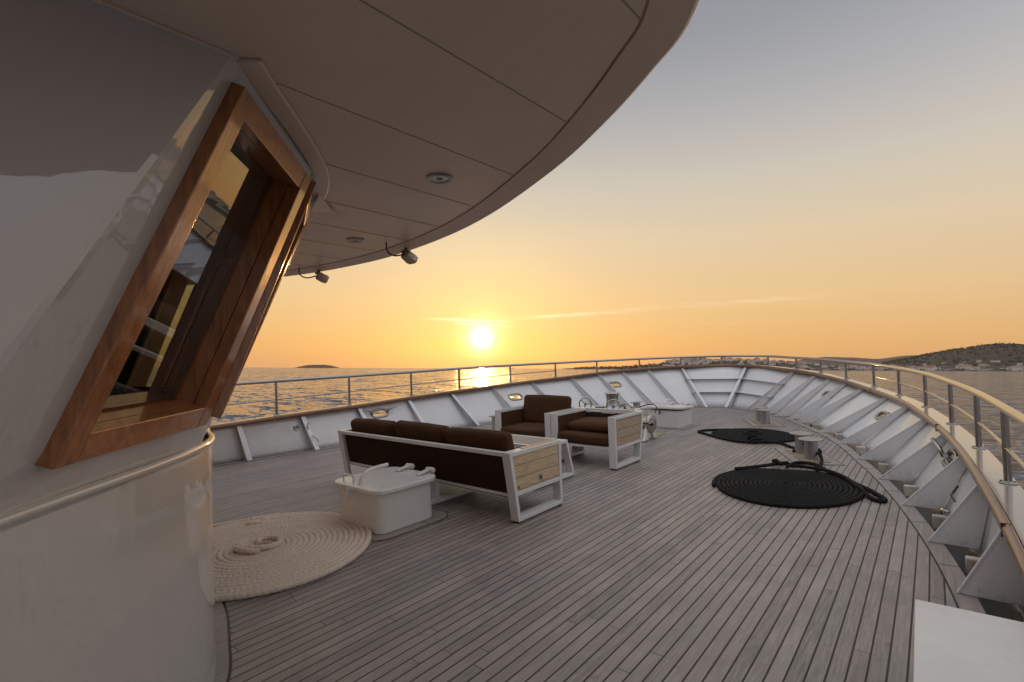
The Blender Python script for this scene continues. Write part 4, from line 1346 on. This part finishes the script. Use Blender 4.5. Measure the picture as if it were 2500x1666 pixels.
# ---- three seat sofa (faces the bow)
sofa = thing('outdoor_sofa', 'long three seat outdoor sofa with brown cushions, white frame and pale wooden side', 'sofa', (-4.63, 4.05, 0))
SX0, SX1 = -6.15, -3.12
for x0, x1 in ((SX1 - .10, SX1), (SX0, SX0 + .10)):
    mb = MB(); side_frame(mb, x0, x1, 3.72, 3.61, 4.47, .70); mb.build('side_frame', white_metal, sofa, bevel=.004)
    mb = MB(); feet_pads(mb, x0, x1, (3.73, 4.40)); mb.build('rubber_foot', rubber, sofa)
for xa, xb in ((SX1 - .030, SX1 - .010), (SX0 + .010, SX0 + .030)):
    mb = MB()
    mb.add([(xa, 3.716, .312), (xa, 3.655, .656), (xa, 4.426, .656), (xa, 4.426, .312), (xb, 3.716, .312), (xb, 3.655, .656), (xb, 4.426, .656), (xb, 4.426, .312)],
           [(3, 2, 1, 0), (4, 5, 6, 7), (0, 1, 5, 4), (1, 2, 6, 5), (2, 3, 7, 6), (3, 0, 4, 7)])
    mb.build('side_boards', board_mat, sofa)
for xa in (SX1 - .085, SX0 + .03):
    mb = MB(); mb.box(xa, xa + .055, 3.86, 4.45, .7005, .7045); mb.build('armrest_plank', arm_wood, sofa)
mb = MB()   # latch plate and knot on the outer boards
mb.box(SX1 - .0099, SX1 - .007, 4.07, 4.13, .345, .405); mb.build('latch_plate', steel_b, sofa, bevel=.001)
mb = MB(); mb.box(SX1 - .0068, SX1 - .006, 4.09, 4.115, .362, .388); mb.box(SX1 - .0099, SX1 - .0085, 3.735, 3.755, .335, .36); mb.build('latch_hole', rubber, sofa)
mb = MB(); mb.bar((SX0 + .1, 3.637, .679), (SX1 - .1, 3.637, .679), .055, .040); mb.build('back_rail', white_metal, sofa, bevel=.004)
mb = MB(); mb.bar((SX0 + .1, 4.45, .288), (SX1 - .1, 4.45, .288), .04, .042); mb.bar((SX0 + .1, 3.73, .262), (SX1 - .1, 3.73, .262), .03, .03)
mb.box(-4.37, -4.28, 3.60, 4.33, .018, .058); mb.box(-4.37, -4.28, 4.288, 4.33, .058, .268); mb.box(-4.37, -4.28, 3.70, 3.74, .058, .25)
mb.build('seat_frame', white_metal, sofa, bevel=.004)
mb = MB(); mb.add([(SX0 + .101, 3.655, .657), (SX1 - .101, 3.655, .657), (SX1 - .101, 3.735, .235), (SX0 + .101, 3.735, .235), (SX0 + .101, 3.675, .657), (SX1 - .101, 3.675, .657), (SX1 - .101, 3.755, .235), (SX0 + .101, 3.755, .235)],
                  [(3, 2, 1, 0), (4, 5, 6, 7), (0, 1, 5, 4), (1, 2, 6, 5), (2, 3, 7, 6), (3, 0, 4, 7)])
mb.build('back_panel', fabric_dark, sofa)
mb = MB(); mb.box(SX0 + .11, SX1 - .11, 3.77, 4.42, .292, .305); mb.build('seat_base', fabric_dark, sofa)
for k in range(3):
    w_ = (SX1 - SX0 - .22) / 3
    xc = SX0 + .11 + w_ * (k + .5)
    cushion('seat_cushion', fabric, sofa, (xc, 4.11, .385), XA, (w_ / 2 - .004, .345, .075), seed=k)
    tilt = R(-14)
    ay = Vector((0, math.cos(tilt), math.sin(tilt))); az = Vector((0, -math.sin(tilt) * -1, math.cos(tilt)))
    ay = Vector((0, math.cos(R(13)), math.sin(R(13)))); az = Vector((0, -math.sin(R(13)), math.cos(R(13))))
    cushion('back_cushion', fabric, sofa, (xc + (.0, .012, -.01)[k], 3.815 + (.0, .01, .0)[k], .655 + (-.012, .0, -.004)[k]), (Vector((1, .0, (.01, -.02, .012)[k])).normalized(), ay, az), (w_ / 2 - .012, .072, .215), r=.055, puff=.025, seed=k + 5)


# ---- armchairs (face the sofa)
def armchair(x0, x1, lab, flat):
    t = thing('outdoor_armchair', lab, 'armchair', ((x0 + x1) / 2, 6.56, 0), 'pair of outdoor armchairs')
    Y0, Y1, ZH = 6.12, 7.02, .725
    bt = .040
    for a, b_ in ((x0, x0 + .105), (x1 - .105, x1)):
        mb = MB()
        def quad(p): mb.add([(a, *q) for q in p] + [(b_, *q) for q in p], [(3, 2, 1, 0), (4, 5, 6, 7), (0, 1, 5, 4), (1, 2, 6, 5), (2, 3, 7, 6), (3, 0, 4, 7)])
        quad([(Y0, .02), (Y0, ZH), (Y0 + bt, ZH), (Y0 + bt, .02)])
        yb = lambda z: Y1 - .16 * (1 - z / ZH)
        quad([(yb(.02) - bt, .02), (Y1 - bt, ZH), (Y1, ZH), (yb(.02), .02)])
        quad([(Y0 + bt, .02), (Y0 + bt, .062), (yb(.06) - bt, .062), (yb(.02) - bt, .02)])
        quad([(Y0 + bt, ZH - bt), (Y0 + bt, ZH), (Y1 - bt, ZH), (yb(ZH - bt) - bt, ZH - bt)])
        quad([(Y0 + bt, .275), (Y0 + bt, .312), (yb(.31) - bt, .312), (yb(.275) - bt, .275)])
        mb.build('side_frame', white_metal, t, bevel=.004)
        mb = MB(); feet_pads(mb, a, b_, (6.13, 6.80)); mb.build('rubber_foot', rubber, t)
    for a, b_ in ((x0 + .010, x0 + .028), (x1 - .028, x1 - .010)):
        mb = MB()
        P = [(6.161, .313), (6.161, .684), (6.968, .684), (6.885, .313)]
        mb.add([(a, *q) for q in P] + [(b_, *q) for q in P], [(3, 2, 1, 0), (4, 5, 6, 7), (0, 1, 5, 4), (1, 2, 6, 5), (2, 3, 7, 6), (3, 0, 4, 7)])
        mb.build('side_boards', board_old, t)
    for a, b_ in ((x0 + .0755, x0 + .100), (x1 - .100, x1 - .0755)):
        mb = MB()
        P = [(6.161, .313), (6.161, .684), (6.968, .684), (6.885, .313)]
        mb.add([(a, *q) for q in P] + [(b_, *q) for q in P], [(3, 2, 1, 0), (4, 5, 6, 7), (0, 1, 5, 4), (1, 2, 6, 5), (2, 3, 7, 6), (3, 0, 4, 7)])
        mb.build('arm_lining', fabric, t)
    for xa in (x0 + .025, x1 - .085):
        mb = MB(); mb.box(xa, xa + .06, 6.15, 6.86, ZH + .0005, ZH + .005); mb.build('armrest_plank', table_wood, t)
    mb = MB(); mb.bar((x0 + .105, Y1 - .03, ZH - .014), (x1 - .105, Y1 - .03, ZH - .014), .055, .028); mb.build('cross_rail', white_metal, t, bevel=.004)
    mb = MB(); mb.bar((x0 + .105, Y0 + .022, .292), (x1 - .105, Y0 + .022, .292), .042, .036)
    mb.build('cross_rail', white_metal, t, bevel=.004)
    mb = MB(); mb.box(x0 + .105, x0 + .20, 6.945, 6.952, ZH - .06, ZH - .03); mb.box((x0 + x1) / 2 - .13, (x0 + x1) / 2 + .1, 6.945, 6.952, ZH - .065, ZH - .028)
    mb.build('rail_bracket', white_metal, t)
    mb = MB()
    P = [(6.968 - .02, .67), (6.968, .67), (6.90, .29), (6.88, .29)]
    mb.add([(x0 + .106, *q) for q in P] + [(x1 - .106, *q) for q in P], [(3, 2, 1, 0), (4, 5, 6, 7), (0, 1, 5, 4), (1, 2, 6, 5), (2, 3, 7, 6), (3, 0, 4, 7)])
    mb.build('back_panel', fabric_dark, t)
    mb = MB(); mb.box(x0 + .106, x1 - .106, 6.17, 6.87, .290, .305); mb.build('seat_base', fabric_dark, t)
    xc = (x0 + x1) / 2; hw = (x1 - x0) / 2 - .112
    cushion('seat_cushion', fabric, t, (xc, 6.475, .388), XA, (hw, .375, .072), r=.05, puff=.03, seed=x0)
    if flat:
        cushion('back_cushion', fabric, t, (xc + .02, 6.56, .535), (Vector((1, 0, .02)).normalized(), Vector((0, 1, .04)).normalized(), Vector((-.02, -.04, 1)).normalized()), (hw - .03, .29, .066), r=.055, puff=.05, seed=x0 + 3)
    else:
        ay = Vector((0, math.cos(R(-9)), math.sin(R(-9)))); az = Vector((0, -math.sin(R(-9)), math.cos(R(-9))))
        cushion('back_cushion', fabric, t, (xc, 6.80, .68), (Vector((1, 0, -.008)).normalized(), ay, az), (hw + .015, .085, .245), r=.06, puff=.03, seed=x0 + 3)
    return t


armchair(-5.575, -4.455, 'left outdoor armchair with its brown back cushion standing upright', False)
armchair(-4.445, -3.37, 'right outdoor armchair with its back cushion lying flat on the seat', True)

# ---- low table between them
tb = thing('coffee_table', 'low outdoor table with grey slatted top and white trapezoid legs between sofa and armchairs', 'table', (-4.55, 5.16, 0))
TX0, TX1 = -5.40, -3.70
for x0, x1 in ((TX1 - .09, TX1), (TX0, TX0 + .09)):
    mb = MB()
    def quad(p): mb.add([(x0, *q) for q in p] + [(x1, *q) for q in p], [(3, 2, 1, 0), (4, 5, 6, 7), (0, 1, 5, 4), (1, 2, 6, 5), (2, 3, 7, 6), (3, 0, 4, 7)])
    quad([(4.73, .015), (4.88, .50), (4.92, .50), (4.775, .015)])
    quad([(5.555, .015), (5.41, .50), (5.45, .50), (5.60, .015)])
    quad([(4.777, .015), (4.788, .055), (5.542, .055), (5.553, .015)])
    quad([(4.908, .46), (4.921, .50), (5.409, .50), (5.421, .46)])
    mb.build('leg_frame', white_metal, tb, bevel=.004)
mb = MB()
mb.box(TX0 + .09, TX1 - .09, 4.885, 4.925, .462, .50); mb.box(TX0 + .09, TX1 - .09, 5.405, 5.445, .462, .50)
mb.build('top_frame', white_metal, tb, bevel=.004)
mb = MB(); mb.box(TX0 + .091, TX1 - .091, 4.926, 5.404, .478, .496); mb.build('slatted_top', table_wood, tb)

# ================================================================== anchor windlass
wl = thing('anchor_windlass', 'steel anchor windlass with upright capstan, two hand wheels and a side drum', 'windlass', (-4.75, 8.7, 0))
mb = MB(); mb.prism([(-5.95, 8.15), (-4.0, 8.15), (-4.0, 9.25), (-5.95, 9.25)], .001, .018); mb.build('bed_plate', tan_paint, wl)
cxw, cyw = -4.72, 8.52
mb = MB()
mb.box(-5.05, -4.42, 8.2, 8.95, .018, .40); mb.box(-5.9, -5.62, 8.3, 8.9, .018, .34)
mb.build('gear_case', white_box, wl, bevel=.05, segs=4)
mb = MB(); mb.box(-5.75, -4.30, 8.3, 8.86, .40, .53); mb.build('top_deck_plate', white_box, wl, bevel=.03, segs=3)
mb = MB()
mb.lathe([(.20, .0), (.185, .03), (.125, .06), (.108, .12), (.103, .20), (.115, .27), (.145, .285), (.15, .295), (.145, .305), (.0, .31)], 36, (cxw, cyw, .53))
cp = mb.build('capstan', steel_b, wl, sharp=50)
mb = MB()
for k in range(8):
    a = 2 * PI * k / 8
    c_, s_ = math.cos(a), math.sin(a)
    mb.tube([(cxw + c_ * .128, cyw + s_ * .128, .59), (cxw + c_ * .109, cyw + s_ * .109, .66), (cxw + c_ * .106, cyw + s_ * .106, .73), (cxw + c_ * .118, cyw + s_ * .118, .80)], .008, 6)
mb.build('whelps', steel_b, wl)


def handwheel(c, ax, r):
    ax = Vector(ax).normalized(); u = ax.orthogonal().normalized(); v = ax.cross(u); c = Vector(c)
    mb = MB()
    mb.tube([c + (u * math.cos(a) + v * math.sin(a)) * r for a in [2 * PI * k / 28 for k in range(28)]], .013, 10, closed=True)
    for k in range(3):
        a = 2 * PI * k / 3 + .6
        mb.tube([c, c + (u * math.cos(a) + v * math.sin(a)) * (r - .005)], .013, 8)
    mb.lathe([(.028, -.02), (.028, .02), (.0, .022)], 14, c, ax)
    mb.tube([c - ax * .0, c - ax * .22], .014, 10)
    mb.lathe([(.03, -.2), (.03, -.12)], 12, c, ax)
    mb.build('hand_wheel', steel, wl, sharp=60)


handwheel((-5.20, 8.32, .62), (.55, -.8, .05), .118)
handwheel((-4.58, 8.30, .60), (.55, -.8, .05), .125)
mb = MB()
for y, z in ((8.5, .30),): mb.tube([(-5.9, y, z), (-3.98, y, z)], .05, 16)
mb.build('shaft', steel_b, wl)
mb = MB()
mb.lathe([(.12, 0), (.14, .02), (.118, .05), (.112, .16), (.118, .22), (.165, .245), (.172, .265), (.168, .30), (.15, .312), (.0, .318)], 36, (-4.22, 8.50, .30), (1, 0, 0))
mb.build('warping_drum', steel, wl, sharp=45)
mb = MB(); mb.lathe([(.012, 0), (.0, .002)], 8, (-3.901, 8.56, .22), (1, 0, 0)); mb.lathe([(.012, 0), (.0, .002)], 8, (-3.901, 8.44, .39), (1, 0, 0)); mb.build('drum_bolt', rubber, wl)
mb = MB()
mb.lathe([(.15, -.1), (.19, -.08), (.15, -.03), (.15, .03), (.19, .08), (.15, .1)], 24, (-5.35, 8.50, .30), (1, 0, 0))
for k in range(5):
    a = 2 * PI * k / 5
    mb.lathe([(.03, 0), (.03, .04), (.02, .05)], 8, (-4.12 - k * .0, 8.5 + .0, .30), (0, 1, 0)) if False else None
mb.build('chain_wheel', steel_b, wl, sharp=45)
# bearing pedestal of the drum with its bolted foot
mb = MB()
for x in (-4.27, -3.98):
    mb.plate([(x, 8.22, .018), (x, 8.30, .12), (x, 8.37, .26), (x, 8.44, .33), (x, 8.56, .33), (x, 8.64, .24), (x, 8.72, .10), (x, 8.78, .018), (x, 8.62, .018), (x, 8.56, .11), (x, 8.44, .11), (x, 8.38, .018)][::1], (1, 0, 0), .05)
mb.build('pedestal', white_box, wl, bevel=.006)
mb = MB()
for k in range(7):
    mb.lathe([(.0, 0), (.022, 0), (.022, .03), (.0, .032)], 8, (-4.36 - .03 * (k % 2), 8.26 + .09 * k, .53))
mb.tube([(-4.5, 8.34, .55), (-4.2, 8.36, .55)], .03, 10); mb.tube([(-5.0, 8.36, .57), (-4.85, 8.4, .57)], .03, 10)
mb.tube([(-4.35, 8.30, .53), (-4.35, 8.30, .62)], .025, 10); mb.tube([(-4.24, 8.36, .53), (-4.24, 8.36, .60)], .022, 10)
mb.build('fitting', steel, wl, sharp=45)
mb = MB()
mb.lathe([(.17, 0.0), (.17, .05), (.15, .10), (.06, .13), (.0, .135)], 24, (-4.28, 7.86, .03)); mb.lathe([(.12, 0), (.12, .03)], 20, (-4.28, 7.86, .0))
mb.build('chain_pipe_cover', white_box, wl, sharp=45)
mb = MB(); mb.tube(catmull([(-4.28, 8.75, .56), (-4.12, 8.9, .60), (-3.99, 8.86, .56), (-3.96, 8.72, .47)], 8), .009, 8); mb.build('hose', rubber, wl)

# ================================================================== sea and land (sea-level frame)
# sea: fine real waves near, one flat sheet to the horizon
mb = MB()
N = 96; rings_ = [0.0] + [6 * (1.26 ** k) for k in range(40)]
rings_ = [r_ for r_ in rings_ if r_ < 13000] + [13000]
V = [Vector((0, 0, 0))]
for r_ in rings_[1:]:
    for k in range(N): V.append(Vector((r_ * math.cos(2 * PI * k / N), r_ * math.sin(2 * PI * k / N), 0)))
F = [(0, 1 + k, 1 + (k + 1) % N) for k in range(N)]
for i in range(len(rings_) - 2):
    for k in range(N):
        a = 1 + i * N
        F.append((a + k, a + N + k, a + N + (k + 1) % N, a + (k + 1) % N))
mb.add(V, F, True)
struct(mb.build('sea', sea_mat, ship=False, sharp=180))


def polar(az, d, z=0.0):
    a = R(az)
    return Vector((d * math.sin(a), d * math.cos(a), z))


def interp(tab, x):
    if x <= tab[0][0]: return tab[0][1]
    for (a, b_), (c_, d_) in zip(tab, tab[1:]):
        if x <= c_:
            q = (x - a) / (c_ - a); q = q * q * (3 - 2 * q) * .5 + q * .5
            return b_ + (d_ - b_) * q
    return tab[-1][1]


EYEZ = 6.5


def ridge(name, mat, tab, dn, df, steps, seed, rough_=1.0, back=600, label=None):
    """hillside: shore at distance dn, crest at df; tab = azimuth -> tangent*1000 of the crest over eye level"""
    mb = MB(); V = []; nr = 18
    a0, a1 = tab[0][0], tab[-1][0]
    cols = steps
    for i in range(cols + 1):
        az = a0 + (a1 - a0) * i / cols
        crest = max(0.0, EYEZ + interp(tab, az) / 1000 * df)
        for j in range(nr + 1):
            if j <= 14:
                q = j / 14; d = dn + (df - dn) * q
                z = crest * (math.sin(q * PI / 2) ** 1.15)
            else:
                q = (j - 14) / (nr - 14); d = df + back * q; z = crest * (1 - q * .9)
            p = polar(az, d)
            nz = noise.fractal(Vector((p.x / 260 + seed, p.y / 260, seed)), 1.0, 2.0, 5)
            z2 = z + nz * rough_ * min(z, 30) * .22
            if j == 0: z2 = -3
            V.append(Vector((p.x, p.y, z2)))
    F = [(i * (nr + 1) + j, (i + 1) * (nr + 1) + j, (i + 1) * (nr + 1) + j + 1, i * (nr + 1) + j + 1) for i in range(cols) for j in range(nr)]
    mb.add(V, F, True)
    o = mb.build(name, mat, ship=False, sharp=180)
    struct(o)
    return V, nr, cols


def height_on(V, nr, cols, tab, az, q):
    i = min(cols - 1, max(0, int((az - tab[0][0]) / (tab[-1][0] - tab[0][0]) * cols)))
    return V[i * (nr + 1) + max(0, min(14, int(round(q * 14))))]


near_tab = [(-6.5, -3.2), (-5.3, -0.4), (-4.2, 5.6), (-2.85, 12.1), (-1.6, 17.5), (-.29, 22.7), (1.56, 29.6), (3.13, 33.9), (4.12, 35.8), (5.57, 33.9), (8, 31), (11, 24), (16, 22), (22, 30), (30, 18), (38, 4), (44, -3)]
mid_tab = [(-7.6, 1.5), (-5.63, 8.3), (-4.2, 16.2), (-1.78, 21.8), (-.53, 22.6), (1.1, 21.6), (4, 17)]
far_tab = [(-14, 1.0), (-12.1, 4.8), (-10.5, 14.8), (-9.2, 18.8), (-7.97, 20.8), (-6.1, 19.3), (-4.2, 16.9), (-.8, 15.7), (2, 12)]
town_tab = [(-34.5, -1.0), (-33.8, .2), (-28.6, 3.0), (-24.1, 6.9), (-22.9, 12.0), (-21.1, 16.9), (-19.8, 18.3), (-18.6, 16.9), (-16.8, 16.2), (-14.6, 14.2), (-12.4, 13.4), (-10.9, 11.4), (-9.5, 8.6), (-7.3, 5.0), (-5.3, 1.6), (-3.8, -.8)]
flat_tab = [(-14, 1.6), (-10, 3.2), (-5, 4.2), (0, 5.0), (6, 6.5), (12, 6), (30, 5), (44, 2)]
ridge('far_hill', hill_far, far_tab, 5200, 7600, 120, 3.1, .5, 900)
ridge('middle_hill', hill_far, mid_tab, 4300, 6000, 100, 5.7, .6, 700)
NV = ridge('near_hill', hill_near, near_tab, 3000, 4300, 360, 9.2, .8, 700)
TV = ridge('town_hill', hill_near, town_tab, 3300, 4000, 300, 1.7, .8, 500)
SV = ridge('shore_land', hill_near, flat_tab, 2750, 3200, 200, 6.6, .4, 400)

# island
mb = MB()
itab = [(-63.85, -1.15), (-63.5, -.2), (-63.2, 1.3), (-62.4, 4.3), (-61.6, 5.0), (-60.8, 5.2), (-60.0, 3.6), (-59.5, 1.2), (-59.05, -1.15)]
V = []; cols = 70; nr = 10
for i in range(cols + 1):
    az = itab[0][0] + (itab[-1][0] - itab[0][0]) * i / cols
    D0 = 6000
    h_ = max(0, EYEZ + interp(itab, az) / 1000 * D0)
    for j in range(nr + 1):
        q = j / nr
        prof_ = math.sin(PI * min(1, q * 1.0)) ** .6
        p = polar(az, D0 - 180 + 360 * q)
        V.append(Vector((p.x, p.y, h_ * prof_ + noise.noise(Vector((az * 9, q * 6, 2))) * 1.6 * prof_ - (1.5 if j in (0, nr) else 0))))
mb.add(V, [(i * (nr + 1) + j, (i + 1) * (nr + 1) + j, (i + 1) * (nr + 1) + j + 1, i * (nr + 1) + j + 1) for i in range(cols) for j in range(nr)], True)
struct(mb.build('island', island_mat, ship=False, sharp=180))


# scrub and trees on the hills: clumps of leafy faces, one object per wood (uncountable)
def wood(name, spots, lab, mat=None, leaf=3.2, per=26):
    mb = MB()
    rnd = random.Random(hash(name) % 1000 if False else len(spots))
    for (p, rad) in spots:
        for k in range(per):
            u, v, w_ = rnd.gauss(0, .5), rnd.gauss(0, .5), abs(rnd.gauss(.35, .4))
            c = p + Vector((u * rad, v * rad, w_ * rad))
            a = Vector((rnd.uniform(-1, 1), rnd.uniform(-1, 1), rnd.uniform(-1, 1))).normalized(); b_ = a.orthogonal().normalized()
            s_ = leaf * rnd.uniform(.5, 1.2) * rad / 8
            mb.add([c - a * s_, c + b_ * s_ * .8, c + a * s_, c - b_ * s_ * .8], [(0, 1, 2, 3)])
    o = mb.build(name, mat or leaf_mat, ship=False, recalc=False)
    tag(o, lab, 'scrub', kind='stuff')
    return o


rs = random.Random(11)
spots = []
for k in range(1500):
    az = rs.uniform(-5.5, 12); q = rs.uniform(.05, 1.0) ** .7
    if rs.random() < .35: q = rs.uniform(.9, 1)
    spots.append((height_on(*NV, near_tab, az, q) + polar(az + 90, rs.uniform(-8, 8)), rs.uniform(4, 9)))
wood('hillside_scrub', spots, 'dark scrub covering the big hill at the right edge', per=7, leaf=5.0)
spots = []
for k in range(620):
    az = rs.uniform(-33, -5); q = rs.uniform(.2, 1.0)
    spots.append((height_on(*TV, town_tab, az, q) + polar(az + 90, rs.uniform(-8, 8)), rs.uniform(4, 8)))
wood('hillside_scrub', spots, 'dark trees between the houses of the town on the low hill', per=9, leaf=5.0)
spots = []
for k in range(560):
    az = rs.uniform(-13, 9)
    p = polar(az, rs.uniform(2790, 3150)); p.z = rs.uniform(.5, 4)
    spots.append((p, rs.uniform(3, 6)))
wood('shore_trees', spots, 'dark trees along the waterfront at the right', per=10, leaf=5.0)
mb = MB()
sp = [polar(-14 + 24 * k / 120, 2760 + 14 * noise.noise(Vector((k * .3, 0, 0))), -1) for k in range(121)]
mb.sweep(sp, [(-p).normalized() for p in sp], [(0, 0), (6, 0), (4, 3.2), (0, 3.6)])
struct(mb.build('quay', rock_mat, ship=False))

HL = ['distant pale plastered house on the waterfront below the big hill', 'distant flat roofed building on the waterfront below the big hill',
      'distant house with red roof in the town on the low hill', 'distant flat roofed block in the town on the low hill']


def make_house(kind, wd, dp, ht, mat, roof):
    """mesh for a house with its base at the origin, front on -y"""
    me_mb = MB()
    me_mb.cur = 0
    me_mb.box(-wd / 2, wd / 2, -dp / 2, dp / 2, -6, ht)
    me_mb.cur = 1
    if kind == 0:
        o_ = .6; rh = ht + wd * .16
        P = [(-wd / 2 - o_, -dp / 2 - o_, ht), (wd / 2 + o_, -dp / 2 - o_, ht), (wd / 2 + o_, dp / 2 + o_, ht), (-wd / 2 - o_, dp / 2 + o_, ht), (-wd / 2 * .45, 0, rh), (wd / 2 * .45, 0, rh)]
        me_mb.add(P, [(0, 1, 5, 4), (1, 2, 5), (2, 3, 4, 5), (3, 0, 4), (0, 3, 2, 1)])
    else:
        me_mb.box(-wd / 2 - .3, wd / 2 + .3, -dp / 2 - .3, dp / 2 + .3, ht, ht + .7)
        me_mb.box(-wd * .15, wd * .2, -dp * .2, dp * .3, ht + .7, ht + 3.0)
    me_mb.cur = 2
    nfl = max(1, int(ht / 3)); nw = max(2, int(wd / 3.2))
    for a in range(nfl):
        for b_ in range(nw):
            x = -wd / 2 + wd * (b_ + .5) / nw; z = a * 3 + 1.2
            me_mb.box(x - .55, x + .55, -dp / 2 - .08, -dp / 2 - .02, z, z + 1.3)
    return me_mb


def town(n, azr, fn, labs, grp, seed, sizes):
    rn = random.Random(seed)
    protos = []
    for k in range(8):
        kd = k % 2
        wd, dp = rn.uniform(*sizes[0]), rn.uniform(9, 14); ht = rn.choice(sizes[1])
        m_ = make_house(kd, wd, dp, ht, None, None)
        o = m_.build('house', [house_mats[rn.choice([0, 0, 1, 1, 2, 3])], roof_mats[0 if rn.random() < .6 and kd == 0 else 1], window_dark], ship=False)
        protos.append((o, kd, False))
    used = [False] * 8
    for i in range(n):
        k = rn.randrange(8)
        src, kd, _ = protos[k]
        o = src if not used[k] else src.copy()
        if used[k]: C.objects.link(o)
        used[k] = True
        az, p = fn(rn)
        o.location = p
        s_ = rn.uniform(.8, 1.25); o.scale = (s_, s_, s_ * rn.uniform(.85, 1.1))
        o.rotation_euler = (0, 0, -R(az) + rn.uniform(-.6, .6))
        o['label'] = labs[kd]; o['category'] = 'house'; o['group'] = grp + (' with flat roofs' if kd else ' with pitched roofs')
    for k in range(8):
        if not used[k]: bpy.data.objects.remove(protos[k][0])


def f1(rn):
    az = rn.uniform(-13.5, 6.8) if rn.random() < .6 else rn.uniform(-2.5, 7.5)
    d = rn.choice([2800, 2850, 2920, 3000, 3080]) + rn.uniform(-20, 20)
    return az, polar(az, d, 1.5 + (d - 2800) / 300 * 11)


def f2(rn):
    az = rn.triangular(-24.5, -8, -20) if rn.random() < .75 else rn.uniform(-15, -6)
    q = rn.uniform(.30, .98)
    return az, height_on(*TV, town_tab, az, q) + Vector((0, 0, -.5))


def f3(rn):
    az = rn.uniform(-1.5, 8)
    return az, height_on(*NV, near_tab, az, rn.choice([.07, .14, .14, .21])) + Vector((0, 0, 0))


town(140, None, f1, HL[:2], 'waterfront houses', 21, ((14, 30), (7, 9, 11, 13)))
town(110, None, f2, HL[2:], 'houses on the low hill', 5, ((16, 40), (9, 10, 13, 16)))
town(30, None, f3, ['distant house on the lower slope of the big hill', 'distant flat roofed house on the lower slope of the big hill'], 'houses on the big hill', 33, ((10, 18), (6, 9)))

# sailing boat on the horizon
sb = thing('sailing_boat', 'tiny sailing boat on the horizon just right of the sun', 'boat', polar(-40.0, 3200, 0), ship=False)
bpos = polar(-40.0, 3200, 0)
mb = MB(); tt = Vector((math.cos(R(40)), math.sin(R(40)), 0))
mb.add([bpos - tt * 6, bpos + tt * 6.5 + Vector((0, 0, 1.4)), bpos - tt * 6 + Vector((0, 0, 1.2)), bpos + Vector((1, 2, 0)), bpos + Vector((-1, -2, 0)), bpos + Vector((1, 2, 1.3)), bpos + Vector((-1, -2, 1.3))],
       [(0, 3, 5, 2), (3, 1, 5), (0, 4, 6, 2), (4, 1, 6), (2, 5, 1, 6), (0, 3, 1, 4)])
mb.build('hull', house_mats[2], sb)
mb = MB(); mb.add([bpos + Vector((0, 0, 2)), bpos - tt * 4.5 + Vector((0, 0, 2)), bpos + Vector((0, 0, 17))], [(0, 1, 2)]); mb.add([bpos + tt * .4 + Vector((0, 0, 2)), bpos + tt * 5 + Vector((0, 0, 2)), bpos + tt * .2 + Vector((0, 0, 14))], [(0, 1, 2)])
o = mb.build('sail', house_mats[2], sb); md = o.modifiers.new('thickness', 'SOLIDIFY'); md.thickness = .1

# ================================================================== evening haze over the water
hb = bpy.data.meshes.new('haze')
bm = bmesh.new(); bmesh.ops.create_cube(bm, size=1.0); bm.to_mesh(hb); bm.free()
ho = bpy.data.objects.new('haze', hb); C.objects.link(ho)
ho.scale = (26400, 26400, 260); ho.location = (0, 0, 260 / 2 - 12)
ho['kind'] = 'stuff'; ho['label'] = 'thin evening haze over the sea'
hm = bpy.data.materials.new('haze_air'); hm.use_nodes = True
ht = hm.node_tree; ht.nodes.clear()
pv = ht.nodes.new('ShaderNodeVolumePrincipled'); pv.inputs['Color'].default_value = (0.95, 0.86, 0.78, 1)
pv.inputs['Density'].default_value = 2.0e-5; pv.inputs['Anisotropy'].default_value = 0.3
ht.links.new(pv.outputs[0], ht.nodes.new('ShaderNodeOutputMaterial').inputs['Volume'])
hb.materials.append(hm)

# ================================================================== set the ship afloat
for o in SHIP_TOP:
    o.matrix_basis = SHIP @ o.matrix_basis
for o in bpy.data.objects:
    if '_o' in o: del o['_o']
